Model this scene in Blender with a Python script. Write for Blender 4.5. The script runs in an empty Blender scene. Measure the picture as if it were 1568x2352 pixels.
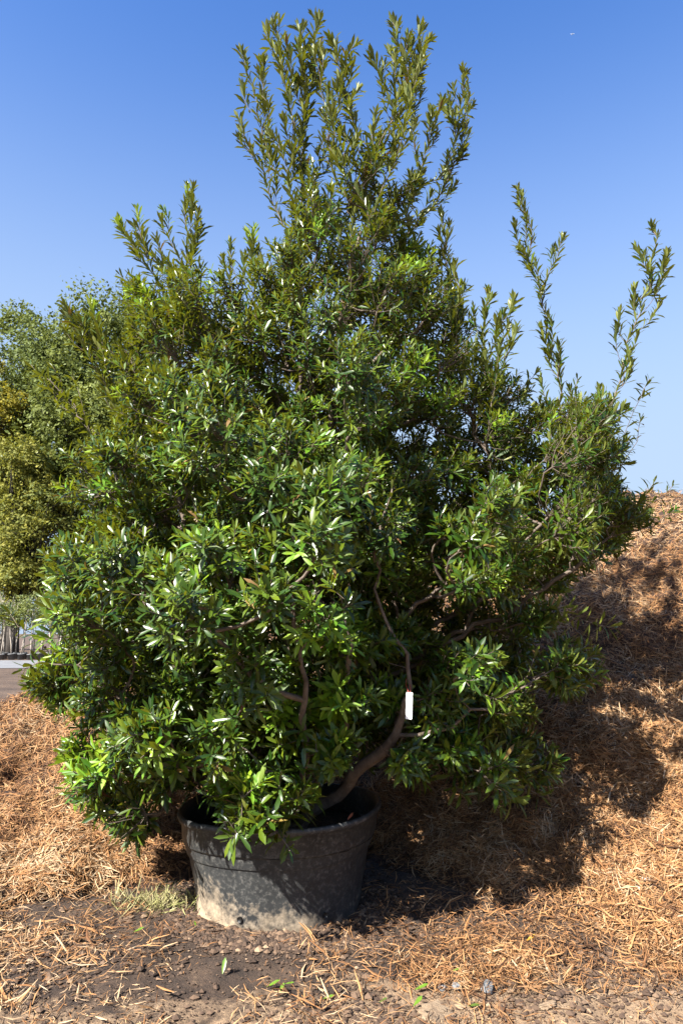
import bpy, math, random
import numpy as np
from mathutils import Vector

R = math.radians
scene = bpy.context.scene
rng = np.random.default_rng(7)
random.seed(7)

# ------------------------------------------------------------------ camera, sky, sun
PITCH = R(9.9); FPX = 1600.0; CAM = np.array([0.0, 0.0, 1.18])
cam = bpy.data.objects.new('camera', bpy.data.cameras.new('camera'))
scene.collection.objects.link(cam)
cam.location = CAM
cam.rotation_euler = (math.pi/2 + PITCH, 0, 0)
cam.data.sensor_fit = 'VERTICAL'
cam.data.sensor_height = 36.0
cam.data.lens = FPX/2352*36.0
cam.data.clip_start = 0.05
cam.data.clip_end = 20000
scene.camera = cam

SUN_EL = R(41); SUN_AZ = R(43)            # left of straight behind the camera
S = np.array([-math.sin(SUN_AZ)*math.cos(SUN_EL), -math.cos(SUN_AZ)*math.cos(SUN_EL), math.sin(SUN_EL)])
world = bpy.data.worlds.new('World'); scene.world = world
world.use_nodes = True
nt = world.node_tree
sky = nt.nodes.new('ShaderNodeTexSky'); sky.sky_type = 'NISHITA'; sky.sun_disc = False
sky.sun_elevation = SUN_EL; sky.sun_rotation = math.atan2(S[0], S[1]) % (2*math.pi)
sky.air_density = 1.0; sky.dust_density = 1.0; sky.ozone_density = 3.0; sky.altitude = 0
bg = nt.nodes['Background']; bg.inputs['Strength'].default_value = 0.0545
hs = nt.nodes.new('ShaderNodeHueSaturation')
hs.inputs['Hue'].default_value = 0.510; hs.inputs['Saturation'].default_value = 1.25; hs.inputs['Value'].default_value = 1.47
nt.links.new(sky.outputs[0], hs.inputs['Color'])
tc = nt.nodes.new('ShaderNodeTexCoord'); sp = nt.nodes.new('ShaderNodeSeparateXYZ'); nt.links.new(tc.outputs['Generated'], sp.inputs[0])
mr = nt.nodes.new('ShaderNodeMapRange'); mr.interpolation_type = 'SMOOTHSTEP'; nt.links.new(sp.outputs[2], mr.inputs[0])
for i_, v_ in zip((1, 2, 3, 4), (0.18, 0.76, 0.95, 0.0)): mr.inputs[i_].default_value = v_   # paler air low over the horizon
mx = nt.nodes.new('ShaderNodeMix'); mx.data_type = 'RGBA'
nt.links.new(mr.outputs[0], mx.inputs[0]); nt.links.new(hs.outputs[0], mx.inputs[6])
mx.inputs[7].default_value = (2.6, 3.35, 4.35, 1)
nt.links.new(mx.outputs[2], bg.inputs[0])
sun = bpy.data.objects.new('sun', bpy.data.lights.new('sun', 'SUN'))
scene.collection.objects.link(sun)
sun.data.energy = 5.0; sun.data.angle = R(0.53); sun.data.color = (1.0, 0.94, 0.85)
sun.rotation_euler = Vector(-S).to_track_quat('-Z', 'Y').to_euler()
scene.view_settings.view_transform = 'Standard'
scene.view_settings.look = 'None'
scene.view_settings.exposure = 2.0
scene.view_settings.gamma = 1.0
scene.cycles.max_bounces = 6
scene.cycles.transparent_max_bounces = 4

# ------------------------------------------------------------------ helpers
COL = scene.collection
def ray(px, py):
    u = (np.asarray(px, float)-784)/FPX; v = (1176-np.asarray(py, float))/FPX
    return np.stack([u, math.cos(PITCH)-v*math.sin(PITCH), math.sin(PITCH)+v*math.cos(PITCH)], -1)
def P(px, py, Y):
    d = ray(px, py)
    return CAM + d*(np.asarray(Y, float)/d[..., 1])[..., None]
def project(p):
    q = np.asarray(p, float)-CAM
    dep = q[..., 1]*math.cos(PITCH)+q[..., 2]*math.sin(PITCH)
    upv = -q[..., 1]*math.sin(PITCH)+q[..., 2]*math.cos(PITCH)
    return 784+FPX*q[..., 0]/dep, 1176-FPX*upv/dep

def nrm(a):
    a = np.asarray(a, float)
    return a/np.maximum(np.linalg.norm(a, axis=-1, keepdims=True), 1e-9)

def hash2(ix, iy, seed):
    h = (ix.astype(np.int64)*374761393 + iy.astype(np.int64)*668265263 + seed*974711) & 0x7fffffff
    h = ((h ^ (h >> 13))*1274126177) & 0x7fffffff
    return ((h ^ (h >> 16)) & 0xffff)/65535.0
def vnoise(x, y, seed=0):
    ix = np.floor(x); iy = np.floor(y); fx = x-ix; fy = y-iy
    fx = fx*fx*(3-2*fx); fy = fy*fy*(3-2*fy)
    a = hash2(ix, iy, seed); b = hash2(ix+1, iy, seed); c = hash2(ix, iy+1, seed); d = hash2(ix+1, iy+1, seed)
    return (a*(1-fx)+b*fx)*(1-fy)+(c*(1-fx)+d*fx)*fy
def fbm(x, y, oct=4, seed=0):
    x = np.asarray(x, float); y = np.asarray(y, float)
    s = 0; a = 0.5; t = 0
    for o in range(oct):
        s = s+a*vnoise(x, y, seed+o*17); t += a; a *= 0.5; x = x*2.03+3.1; y = y*2.03+1.7
    return s/t-0.5

def tag(o, label=None, cat=None, group=None, kind=None):
    if label: o['label'] = label
    if cat: o['category'] = cat
    if group: o['group'] = group
    if kind: o['kind'] = kind
    return o
def empty(name, loc, label, cat, group=None):
    o = bpy.data.objects.new(name, None); COL.objects.link(o)
    o.location = [float(c) for c in loc]; o.empty_display_size = 0.1
    return tag(o, label, cat, group)
def link(name, me, mat, parent=None, loc=None):
    o = bpy.data.objects.new(name, me); COL.objects.link(o)
    if mat: me.materials.append(mat)
    if parent: o.parent = parent
    if loc is not None: o.location = [float(c) for c in loc]
    return o
def mesh_tpl(name, V, tpl, attrs=None, smooth=True):
    """V: (N,k,3) copies of a template whose faces are tpl; attrs: name -> (N,) per-copy float"""
    N, k, _ = V.shape
    me = bpy.data.meshes.new(name)
    me.vertices.add(N*k); me.vertices.foreach_set('co', V.reshape(-1).astype(np.float32))
    tot = np.array([len(f) for f in tpl]); idx = np.concatenate([np.array(f) for f in tpl])
    loops = (idx[None, :]+(np.arange(N)*k)[:, None]).reshape(-1)
    tots = np.tile(tot, N); starts = np.concatenate([[0], np.cumsum(tots)[:-1]])
    me.loops.add(len(loops)); me.loops.foreach_set('vertex_index', loops.astype(np.int32))
    me.polygons.add(len(tots)); me.polygons.foreach_set('loop_start', starts.astype(np.int32))
    me.polygons.foreach_set('use_smooth', np.full(len(tots), smooth))
    if attrs:
        for n, a in attrs.items():
            at = me.attributes.new(n, 'FLOAT', 'POINT')
            at.data.foreach_set('value', np.repeat(np.asarray(a, np.float32), k))
    me.update(calc_edges=True)
    return me
class MB:
    def __init__(s): s.v = []; s.f = []; s.n = 0
    def add(s, v, f):
        v = [tuple(map(float, q)) for q in v]
        s.v += v; s.f += [tuple(i+s.n for i in q) for q in f]; s.n += len(v)
    def tube(s, pts, rad, sides=6, cap=True):
        pts = np.asarray(pts, float); rad = np.asarray(rad, float)
        n = len(pts)
        t = np.gradient(pts, axis=0); t = nrm(t)
        ref = np.array([0.31, 0.87, 0.12]) if abs(t[0][2]) > .8 else np.array([0, 0, 1.0])
        a = nrm(np.cross(t[0], ref)); vs = []
        ang = np.arange(sides)*2*math.pi/sides
        for i in range(n):
            a = nrm(a-t[i]*np.dot(a, t[i])); b = np.cross(t[i], a)
            vs.append(pts[i]+rad[i]*(np.cos(ang)[:, None]*a+np.sin(ang)[:, None]*b))
        f = []
        for i in range(n-1):
            for j in range(sides):
                k = (j+1) % sides
                f.append((i*sides+j, i*sides+k, (i+1)*sides+k, (i+1)*sides+j))
        if cap:
            f.append(tuple(range(sides-1, -1, -1))); f.append(tuple((n-1)*sides+j for j in range(sides)))
        s.add(np.concatenate(vs), f)
    def box(s, c, d):
        x, y, z = c; a, b, h = [q/2 for q in d]
        s.add([(x+i*a, y+j*b, z+k*h) for k in (-1, 1) for j in (-1, 1) for i in (-1, 1)],
              [(0, 2, 3, 1), (4, 5, 7, 6), (0, 1, 5, 4), (2, 6, 7, 3), (0, 4, 6, 2), (1, 3, 7, 5)])
    def lathe(s, prof, seg=48, wob=None):
        vs = []; n = len(prof)
        for i, (r, z) in enumerate(prof):
            for j in range(seg):
                a = 2*math.pi*j/seg
                rr, zz = (r, z) if wob is None else wob(r, z, a)
                vs.append((rr*math.cos(a), rr*math.sin(a), zz))
        f = [(i*seg+j, i*seg+(j+1) % seg, (i+1)*seg+(j+1) % seg, (i+1)*seg+j) for i in range(n-1) for j in range(seg)]
        s.add(vs, f)
    def build(s, name, mat, parent=None, smooth=True, loc=None):
        me = bpy.data.meshes.new(name); me.from_pydata(s.v, [], s.f)
        me.polygons.foreach_set('use_smooth', [smooth]*len(me.polygons)); me.update()
        return link(name, me, mat, parent, loc)

# ------------------------------------------------------------------ materials
def newmat(name):
    m = bpy.data.materials.new(name); m.use_nodes = True
    t = m.node_tree; b = t.nodes['Principled BSDF']
    return m, t, b
def N(t, kind, **kw):
    n = t.nodes.new(kind)
    for k, v in kw.items():
        if k in n.inputs: n.inputs[k].default_value = v
        else: setattr(n, k, v)
    return n
K = [0.53]         # surface albedo scale
def ramp(t, fac, stops, interp='LINEAR'):
    r = t.nodes.new('ShaderNodeValToRGB'); cr = r.color_ramp; cr.interpolation = interp
    while len(cr.elements) < len(stops): cr.elements.new(0.5)
    for e, (p, c) in zip(cr.elements, stops): e.position = p; e.color = (*[q*K[0] for q in c], 1)
    t.links.new(fac, r.inputs[0]); return r.outputs[0]
def noise(t, scale, detail=5, rough=0.6, coord=None, dist=0.0):
    n = N(t, 'ShaderNodeTexNoise', Scale=scale, Detail=detail, Roughness=rough, Distortion=dist)
    if coord is not None: t.links.new(coord, n.inputs['Vector'])
    return n.outputs['Fac']
def mixc(t, fac, a, b, mode='MIX'):
    m = t.nodes.new('ShaderNodeMix'); m.data_type = 'RGBA'; m.blend_type = mode
    for s_, v in ((m.inputs[0], fac), (m.inputs[6], a), (m.inputs[7], b)):
        if isinstance(v, (int, float)): s_.default_value = v
        elif isinstance(v, tuple): s_.default_value = (*v, 1)
        else: t.links.new(v, s_)
    return m.outputs[2]
def mth(t, op, a, b=0.0, clamp=False):
    m = t.nodes.new('ShaderNodeMath'); m.operation = op; m.use_clamp = clamp
    for s_, v in ((m.inputs[0], a), (m.inputs[1], b)):
        if isinstance(v, (int, float)): s_.default_value = v
        else: t.links.new(v, s_)
    return m.outputs[0]
def objco(t): return t.nodes.new('ShaderNodeTexCoord').outputs['Object']
def bump(t, b, h, strength=0.5, dist=0.01):
    n = N(t, 'ShaderNodeBump', Strength=strength, Distance=dist)
    t.links.new(h, n.inputs['Height']); t.links.new(n.outputs[0], b.inputs['Normal'])
def attr(t, n): 
    a = t.nodes.new('ShaderNodeAttribute'); a.attribute_name = n; return a.outputs['Fac']

def leaf_mat(name, front, back, rough=0.3, trans=0.25, tcol=(0.25, 0.35, 0.03), spec=0.5):
    """front/back: three colours each over the per-leaf tint"""
    m, t, b = newmat(name)
    ti = attr(t, 'tint')
    cf = ramp(t, ti, [(0.0, front[0]), (0.5, front[1]), (1.0, front[2])])
    cb = ramp(t, ti, [(0.0, back[0]), (0.5, back[1]), (1.0, back[2])])
    bf = t.nodes.new('ShaderNodeNewGeometry').outputs['Backfacing']
    c = mixc(t, bf, cf, cb)
    v = noise(t, 35, 3, 0.6, objco(t))
    c = mixc(t, mth(t, 'MULTIPLY', v, 0.5), c, mixc(t, 1.0, c, (0.55, 0.6, 0.5), 'MULTIPLY'))
    t.links.new(c, b.inputs['Base Color'])
    pr = mth(t, 'MULTIPLY', mth(t, 'FRACT', mth(t, 'MULTIPLY', ti, 37.0)), 0.26)     # some leaves shinier than others
    t.links.new(mth(t, 'ADD', mth(t, 'MULTIPLY', bf, 0.2), mth(t, 'ADD', mth(t, 'ADD', pr, mth(t, 'MULTIPLY', v, 0.2)), rough-0.14)), b.inputs['Roughness'])
    b.inputs['Specular IOR Level'].default_value = spec
    tr = N(t, 'ShaderNodeBsdfTranslucent'); 
    tc = mixc(t, ti, tuple(0.6*q*K[0] for q in tcol), tuple(q*K[0] for q in tcol))
    t.links.new(tc, tr.inputs['Color'])
    mx = t.nodes.new('ShaderNodeMixShader'); mx.inputs[0].default_value = trans
    t.links.new(b.outputs[0], mx.inputs[1]); t.links.new(tr.outputs[0], mx.inputs[2])
    t.links.new(mx.outputs[0], t.nodes['Material Output'].inputs[0])
    return m
M = {}
K[0] = 0.95
M['leaf'] = leaf_mat('glossy_leaf', [(0.009, 0.033, 0.005), (0.032, 0.072, 0.007), (0.100, 0.140, 0.010)],
                     [(0.060, 0.088, 0.020), (0.095, 0.122, 0.024), (0.150, 0.165, 0.028)], rough=0.26, trans=0.19, tcol=(0.27, 0.29, 0.012), spec=0.4)
M['young'] = leaf_mat('young_leaf', [(0.055, 0.15, 0.012), (0.11, 0.24, 0.015), (0.22, 0.33, 0.02)],
                      [(0.10, 0.19, 0.03), (0.16, 0.24, 0.03), (0.26, 0.30, 0.04)], rough=0.33, trans=0.3, tcol=(0.30, 0.42, 0.02))
K[0] = 0.95
M['tree_leaf'] = leaf_mat('tree_leaf', [(0.055, 0.090, 0.018), (0.105, 0.145, 0.025), (0.17, 0.20, 0.035)],
                          [(0.06, 0.09, 0.022), (0.105, 0.135, 0.03), (0.155, 0.175, 0.04)], rough=0.5, trans=0.25, tcol=(0.22, 0.26, 0.05), spec=0.3)
M['tree_olive'] = leaf_mat('olive_leaf', [(0.06, 0.095, 0.022), (0.12, 0.145, 0.028), (0.27, 0.25, 0.03)],
                          [(0.07, 0.10, 0.03), (0.13, 0.15, 0.035), (0.26, 0.24, 0.04)], rough=0.5, trans=0.28, tcol=(0.32, 0.32, 0.04), spec=0.3)
K[0] = 1.0
M['tree_yellow'] = leaf_mat('yellow_leaf', [(0.10, 0.13, 0.025), (0.20, 0.19, 0.025), (0.42, 0.33, 0.02)],
                            [(0.12, 0.14, 0.03), (0.22, 0.20, 0.03), (0.40, 0.31, 0.03)], rough=0.5, trans=0.3, tcol=(0.45, 0.38, 0.03), spec=0.3)
M['sapling_leaf'] = leaf_mat('sapling_leaf', [(0.06, 0.10, 0.02), (0.11, 0.15, 0.03), (0.2, 0.2, 0.04)],
                             [(0.08, 0.11, 0.03), (0.12, 0.15, 0.04), (0.2, 0.2, 0.05)], rough=0.45, trans=0.25, tcol=(0.3, 0.32, 0.05))

K[0] = 0.53
def simple(name, stops, scale, rough=0.8, bscale=None, bstr=0.5, bdist=0.01, detail=6):
    m, t, b = newmat(name); co = objco(t)
    t.links.new(ramp(t, noise(t, scale, detail, 0.65, co), stops), b.inputs['Base Color'])
    b.inputs['Roughness'].default_value = rough
    if bscale: bump(t, b, noise(t, bscale, 6, 0.7, co), bstr, bdist)
    return m
M['bark'] = simple('shrub_bark', [(0.3, (0.09, 0.065, 0.05)), (0.55, (0.19, 0.145, 0.11)), (0.75, (0.32, 0.27, 0.22))], 22, 0.85, 60, 0.6, 0.006)
M['twig'] = simple('red_twig', [(0.3, (0.16, 0.075, 0.035)), (0.7, (0.30, 0.17, 0.08))], 30, 0.7)
M['tree_bark'] = simple('tree_bark', [(0.3, (0.03, 0.024, 0.02)), (0.7, (0.09, 0.075, 0.06))], 6, 0.9, 14, 0.6, 0.03)
M['pale_bark'] = simple('pale_bark', [(0.3, (0.42, 0.34, 0.26)), (0.7, (0.72, 0.66, 0.58))], 3, 0.8)
M['grey_pot'] = simple('grey_pot', [(0.3, (0.16, 0.17, 0.18)), (0.7, (0.3, 0.31, 0.32))], 3, 0.7)
M['sap_soil'] = M['potsoil'] = simple('potting_soil', [(0.35, (0.015, 0.010, 0.007)), (0.55, (0.05, 0.03, 0.02)), (0.72, (0.16, 0.09, 0.055))], 28, 0.95, 40, 1.0, 0.03)
K[0] = 0.68
M['white_stone'] = simple('white_stone', [(0.3, (0.6, 0.53, 0.44)), (0.7, (0.85, 0.82, 0.76))], 30, 0.8, 80, 0.4, 0.004)
K[0] = 0.53
M['grey_stone'] = simple('grey_stone', [(0.3, (0.15, 0.16, 0.17)), (0.7, (0.30, 0.31, 0.31))], 30, 0.8, 80, 0.4, 0.004)
M['clod'] = simple('sand_clod', [(0.3, (0.27, 0.18, 0.11)), (0.7, (0.46, 0.34, 0.22))], 25, 0.95, 60, 0.8, 0.01)
M['road'] = simple('road_gravel', [(0.3, (0.20, 0.21, 0.23)), (0.7, (0.30, 0.31, 0.33))], 1.5, 0.9, 20, 0.4, 0.02)
M['white_paint'] = simple('white_paint', [(0.3, (0.7, 0.7, 0.68)), (0.7, (0.82, 0.82, 0.8))], 3, 0.6)
M['roof'] = simple('shed_roof', [(0.3, (0.30, 0.29, 0.27)), (0.7, (0.45, 0.43, 0.40))], 3, 0.7)
K[0] = 1.0
M['tag'] = simple('tag_plastic', [(0.3, (0.80, 0.80, 0.80)), (0.7, (0.86, 0.86, 0.86))], 8, 0.45)
K[0] = 0.53
M['tie'] = simple('red_tie', [(0.3, (0.5, 0.05, 0.03)), (0.7, (0.65, 0.09, 0.05))], 20, 0.5)
M['dark'] = simple('dark_opening', [(0.3, (0.012, 0.012, 0.012)), (0.7, (0.03, 0.03, 0.03))], 5, 0.6)
M['plane'] = simple('aircraft_white', [(0.3, (0.8, 0.8, 0.8)), (0.7, (0.86, 0.86, 0.86))], 0.5, 0.4)
M['glass'] = simple('window_glass', [(0.3, (0.05, 0.06, 0.07)), (0.7, (0.09, 0.1, 0.11))], 2, 0.1)
M['orange_leaf'] = simple('orange_leaf', [(0.3, (0.62, 0.28, 0.02)), (0.7, (0.75, 0.4, 0.04))], 40, 0.6)
M['red_leaf'] = simple('red_leaf', [(0.3, (0.5, 0.12, 0.05)), (0.7, (0.7, 0.25, 0.12))], 60, 0.6)
M['green_fallen'] = simple('fallen_green', [(0.3, (0.10, 0.22, 0.02)), (0.7, (0.20, 0.33, 0.03))], 40, 0.4)
M['dull_fallen'] = simple('fallen_dull', [(0.3, (0.07, 0.12, 0.02)), (0.7, (0.13, 0.2, 0.03))], 40, 0.45)

# mulch strands: colour by the strand's own tint
def strand_mat():
    m, t, b = newmat('mulch_strand')
    c = ramp(t, attr(t, 'tint'), [(0.0, (0.055, 0.028, 0.016)), (0.25, (0.17, 0.082, 0.038)), (0.55, (0.40, 0.195, 0.078)), (0.82, (0.56, 0.315, 0.14)), (1.0, (0.68, 0.48, 0.29))])
    gr = mth(t, 'GREATER_THAN', mth(t, 'FRACT', mth(t, 'MULTIPLY', attr(t, 'tint'), 53.0)), 0.72)
    c = mixc(t, mth(t, 'MULTIPLY', gr, 0.6), c, mixc(t, 1.0, c, (0.75, 0.95, 1.2), 'MULTIPLY'))
    v = noise(t, 60, 4, 0.7, objco(t))
    c = mixc(t, mth(t, 'MULTIPLY', v, 0.5), c, mixc(t, 1.0, c, (0.5, 0.45, 0.4), 'MULTIPLY'))
    t.links.new(c, b.inputs['Base Color']); b.inputs['Roughness'].default_value = 0.8
    b.inputs['Specular IOR Level'].default_value = 0.2
    return m
K[0] = 0.66
M['strand'] = strand_mat()
K[0] = 0.53
def mound_mat():
    m, t, b = newmat('mulch_bed'); co = objco(t)
    n1 = noise(t, 2.2, 5, 0.6, co); n2 = noise(t, 45, 5, 0.75, co, 1.5)
    c = ramp(t, n2, [(0.3, (0.03, 0.016, 0.010)), (0.55, (0.12, 0.06, 0.03)), (0.75, (0.28, 0.15, 0.07))])  # kept dark to paint in the shade of gaps between the strands
    c = mixc(t, mth(t, 'MULTIPLY', n1, 0.6), c, mixc(t, 1.0, c, (0.5, 0.42, 0.38), 'MULTIPLY'))
    t.links.new(c, b.inputs['Base Color']); b.inputs['Roughness'].default_value = 0.95
    bump(t, b, n2, 1.0, 0.03)
    return m
M['mound'] = mound_mat()
def ground_mat():
    m, t, b = newmat('soil'); co = objco(t)
    big = noise(t, 0.9, 4, 0.6, co); mid = noise(t, 9, 6, 0.7, co); fine = noise(t, 70, 5, 0.75, co)
    soil = ramp(t, mid, [(0.3, (0.045, 0.026, 0.016)), (0.5, (0.110, 0.066, 0.041)), (0.72, (0.24, 0.153, 0.095))])
    sand = ramp(t, mid, [(0.3, (0.40, 0.26, 0.15)), (0.7, (0.75, 0.52, 0.32))])
    sep = t.nodes.new('ShaderNodeSeparateXYZ'); t.links.new(co, sep.inputs[0])
    # sandy strip nearest the camera, on the right
    sd = mth(t, 'ADD', mth(t, 'SUBTRACT', mth(t, 'MULTIPLY', sep.outputs[0], 0.33), mth(t, 'MULTIPLY', mth(t, 'SUBTRACT', sep.outputs[1], 2.68), 2.0)), mth(t, 'MULTIPLY', mth(t, 'SUBTRACT', big, 0.5), 1.6))
    sd = mth(t, 'ADD', mth(t, 'MULTIPLY', sd, 3.0), mth(t, 'MULTIPLY', mth(t, 'SUBTRACT', mid, 0.5), 4.0), True)
    c = mixc(t, sd, soil, sand)
    far = mth(t, 'MULTIPLY', mth(t, 'SUBTRACT', sep.outputs[1], 6.0), 0.2, True)
    c = mixc(t, far, c, ramp(t, noise(t, 1.0, 6, 0.75, co), [(0.3, (0.07, 0.042, 0.027)), (0.5, (0.16, 0.10, 0.065)), (0.7, (0.27, 0.18, 0.115))]))
    c = mixc(t, mth(t, 'MULTIPLY', fine, 0.8), c, mixc(t, 1.0, c, (0.4, 0.38, 0.36), 'MULTIPLY'))
    t.links.new(c, b.inputs['Base Color']); b.inputs['Roughness'].default_value = 0.95
    bump(t, b, mth(t, 'ADD', fine, mth(t, 'MULTIPLY', mid, 1.5)), 0.9, 0.02)
    return m
M['ground'] = ground_mat()
def pot_mat():
    m, t, b = newmat('weathered_black_plastic'); co = objco(t)
    sep = t.nodes.new('ShaderNodeSeparateXYZ'); t.links.new(co, sep.inputs[0])
    n = noise(t, 7, 6, 0.65, co); f = noise(t, 55, 5, 0.75, co)
    base = ramp(t, n, [(0.3, (0.028, 0.031, 0.034)), (0.6, (0.065, 0.07, 0.072)), (0.8, (0.13, 0.13, 0.125))])
    base = mixc(t, mth(t, 'MULTIPLY', mth(t, 'SUBTRACT', f, 0.5), 2.0, True), base, (0.2, 0.195, 0.18))
    # dried mud low on the wall, thicker towards the left
    d = mth(t, 'SUBTRACT', 0.11, sep.outputs[2])
    d = mth(t, 'ADD', mth(t, 'MULTIPLY', d, 7.0), mth(t, 'MULTIPLY', mth(t, 'SUBTRACT', n, 0.55), 3.0))
    d = mth(t, 'ADD', d, mth(t, 'MULTIPLY', sep.outputs[0], -1.6))
    d = mth(t, 'ADD', d, mth(t, 'MULTIPLY', mth(t, 'SUBTRACT', f, 0.5), 1.2), True)
    c = mixc(t, mth(t, 'MULTIPLY', d, 0.9), base, (0.36, 0.28, 0.19))
    t.links.new(c, b.inputs['Base Color'])
    t.links.new(mth(t, 'ADD', mth(t, 'MULTIPLY', d, 0.3), 0.52), b.inputs['Roughness'])
    bump(t, b, f, 0.25, 0.004)
    return m
K[0] = 0.42
M['pot'] = pot_mat()
K[0] = 0.53

# ------------------------------------------------------------------ ground and mulch mound
TH = [-75, -45, -26.5, -22, -18, -13, 0, 11, 22, 26.5, 40, 60, 80]
DC = [4.8, 5.1, 5.4, 5.8, 6.2, 6.7, 7.5, 7.8, 8.0, 8.0, 8.3, 8.0, 7.5]
ZC = [0.35, 0.45, 0.56, 0.72, 1.05, 1.40, 1.92, 2.28, 2.70, 2.66, 2.45, 2.0, 1.4]
TF = [-75, -45, -26.5, -15, -5, 2, 8, 14, 20, 26.5, 45, 80]
DF = [3.1, 3.1, 3.15, 3.5, 4.05, 3.85, 3.55, 3.25, 3.05, 2.9, 2.7, 2.6]
def ground_z(x, y):
    r = np.hypot(x, y)
    near = np.clip(1.5-r/12, 0, 1)
    z = (fbm(x*1.3, y*1.3, 3, 5)*0.08+fbm(x*7, y*7, 4, 9)*0.045)*near
    dp = np.hypot(x+0.28, y-3.38)
    an = np.arctan2(y-3.38, x+0.28)
    bank = np.exp(-((dp-0.40)/0.075)**2)*(0.004+0.016*np.sin(3*an+0.8)+0.04*fbm(x*9, y*9, 3, 88))
    return z*np.clip((dp-0.2)/0.5, 0.3, 1)+np.maximum(bank, 0)
def mound_z(x, y):
    r = np.hypot(x, y); th = np.degrees(np.arctan2(x, y))
    dc = np.interp(th, TH, DC); zc = np.interp(th, TH, ZC); df = np.interp(th, TF, DF)
    t = (r-df)/(dc-df)
    up = np.where(t < 0, t*0.6, np.where(t < 1, np.clip(t, 0, 1)**1.12*(1.18-0.18*np.clip(t, 0, 1)), 1.0))
    t2 = np.clip((r-dc)/(dc*0.55), 0, 2)
    prof = np.where(t <= 1, up, 1-t2*t2*0.9)
    lump = fbm(x*0.9, y*0.9, 3, 21)*0.42+fbm(x*3.1, y*3.1, 3, 33)*0.26+fbm(x*8, y*8, 4, 41)*0.20
    z = zc*prof+lump*np.clip(t*3+0.35, 0.1, 1)
    dp = np.hypot(x+0.28, y-3.38)
    z = np.where(dp < 0.62, np.minimum(z, -0.03+np.maximum(dp-0.44, 0)*0.8), z)
    return np.where(np.abs(th) > 78, -1.0, z)
def surf_z(x, y): return np.maximum(ground_z(x, y), mound_z(x, y))

def polar_sheet(name, rs, ths, zf, mat):
    rr, tt = np.meshgrid(rs, ths, indexing='ij')
    x = rr*np.sin(tt); y = rr*np.cos(tt); z = zf(x, y)
    V = np.stack([x, y, z], -1).reshape(-1, 3)
    nr, ntt = rr.shape
    i = np.arange(nr-1)[:, None]*ntt+np.arange(ntt-1)[None, :]
    F = np.stack([i, i+1, i+ntt+1, i+ntt], -1).reshape(-1, 4)[:, ::-1]
    me = bpy.data.meshes.new(name)
    me.vertices.add(len(V)); me.vertices.foreach_set('co', V.reshape(-1).astype(np.float32))
    me.loops.add(F.size); me.loops.foreach_set('vertex_index', F.reshape(-1).astype(np.int32))
    me.polygons.add(len(F)); me.polygons.foreach_set('loop_start', (np.arange(len(F))*4).astype(np.int32))
    me.polygons.foreach_set('use_smooth', np.ones(len(F), bool))
    me.update(calc_edges=True)
    return link(name, me, mat)
ths = np.concatenate([np.radians(np.linspace(-180, -40, 90)[:-1]), np.radians(np.linspace(-40, 40, 330)), np.radians(np.linspace(40, 180, 90)[1:])])
rs = np.concatenate([np.geomspace(0.4, 1.8, 25)[:-1], np.geomspace(1.8, 8, 150), np.geomspace(8, 3000, 50)[1:]])
tag(polar_sheet('ground', rs, ths, ground_z, M['ground']), 'dark brown bare soil with sandy patches', 'ground', kind='structure')
mt = np.radians(np.concatenate([np.linspace(-77, -35, 60)[:-1], np.linspace(-35, 35, 330), np.linspace(35, 77, 60)[1:]]))
tag(polar_sheet('mulch_mound', np.geomspace(2.3, 13, 210), mt, mound_z, M['mound']), 'long mound of orange brown shredded wood mulch', 'mound', kind='structure')

GX = np.arange(-11, 11.001, 0.02); GY = np.arange(1.2, 14.001, 0.02)
GZ = surf_z(*np.meshgrid(GX, GY, indexing='ij'))
def grid_z(x, y):
    x = np.nan_to_num(x); y = np.nan_to_num(y)
    fx = np.clip((x-GX[0])/0.02, 0, len(GX)-1.001); fy = np.clip((y-GY[0])/0.02, 0, len(GY)-1.001)
    i = fx.astype(int); j = fy.astype(int); fx = fx-i; fy = fy-j
    return (GZ[i, j]*(1-fx)+GZ[i+1, j]*fx)*(1-fy)+(GZ[i, j+1]*(1-fx)+GZ[i+1, j+1]*fx)*fy
def hit(px, py, zf=grid_z, far=13.0):
    """where the sight line of a spot meets the terrain"""
    px = np.asarray(px, float); py = np.asarray(py, float)
    d = ray(px, py); Ys = np.linspace(1.6, far, 95)
    Y = np.full(px.shape, np.nan)
    for k in range(len(Ys)):
        p = CAM+d*(Ys[k]/d[..., 1])[..., None]
        below = (p[..., 2] < zf(p[..., 0], p[..., 1])) & np.isnan(Y)
        Y = np.where(below, Ys[k], Y)
    lo = Y-(Ys[1]-Ys[0]); hi = Y.copy()
    for _ in range(9):
        mid = (lo+hi)/2; p = CAM+d*(mid/d[..., 1])[..., None]
        b = p[..., 2] < zf(p[..., 0], p[..., 1])
        hi = np.where(b, mid, hi); lo = np.where(b, lo, mid)
    return CAM+d*(hi/d[..., 1])[..., None]

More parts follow.
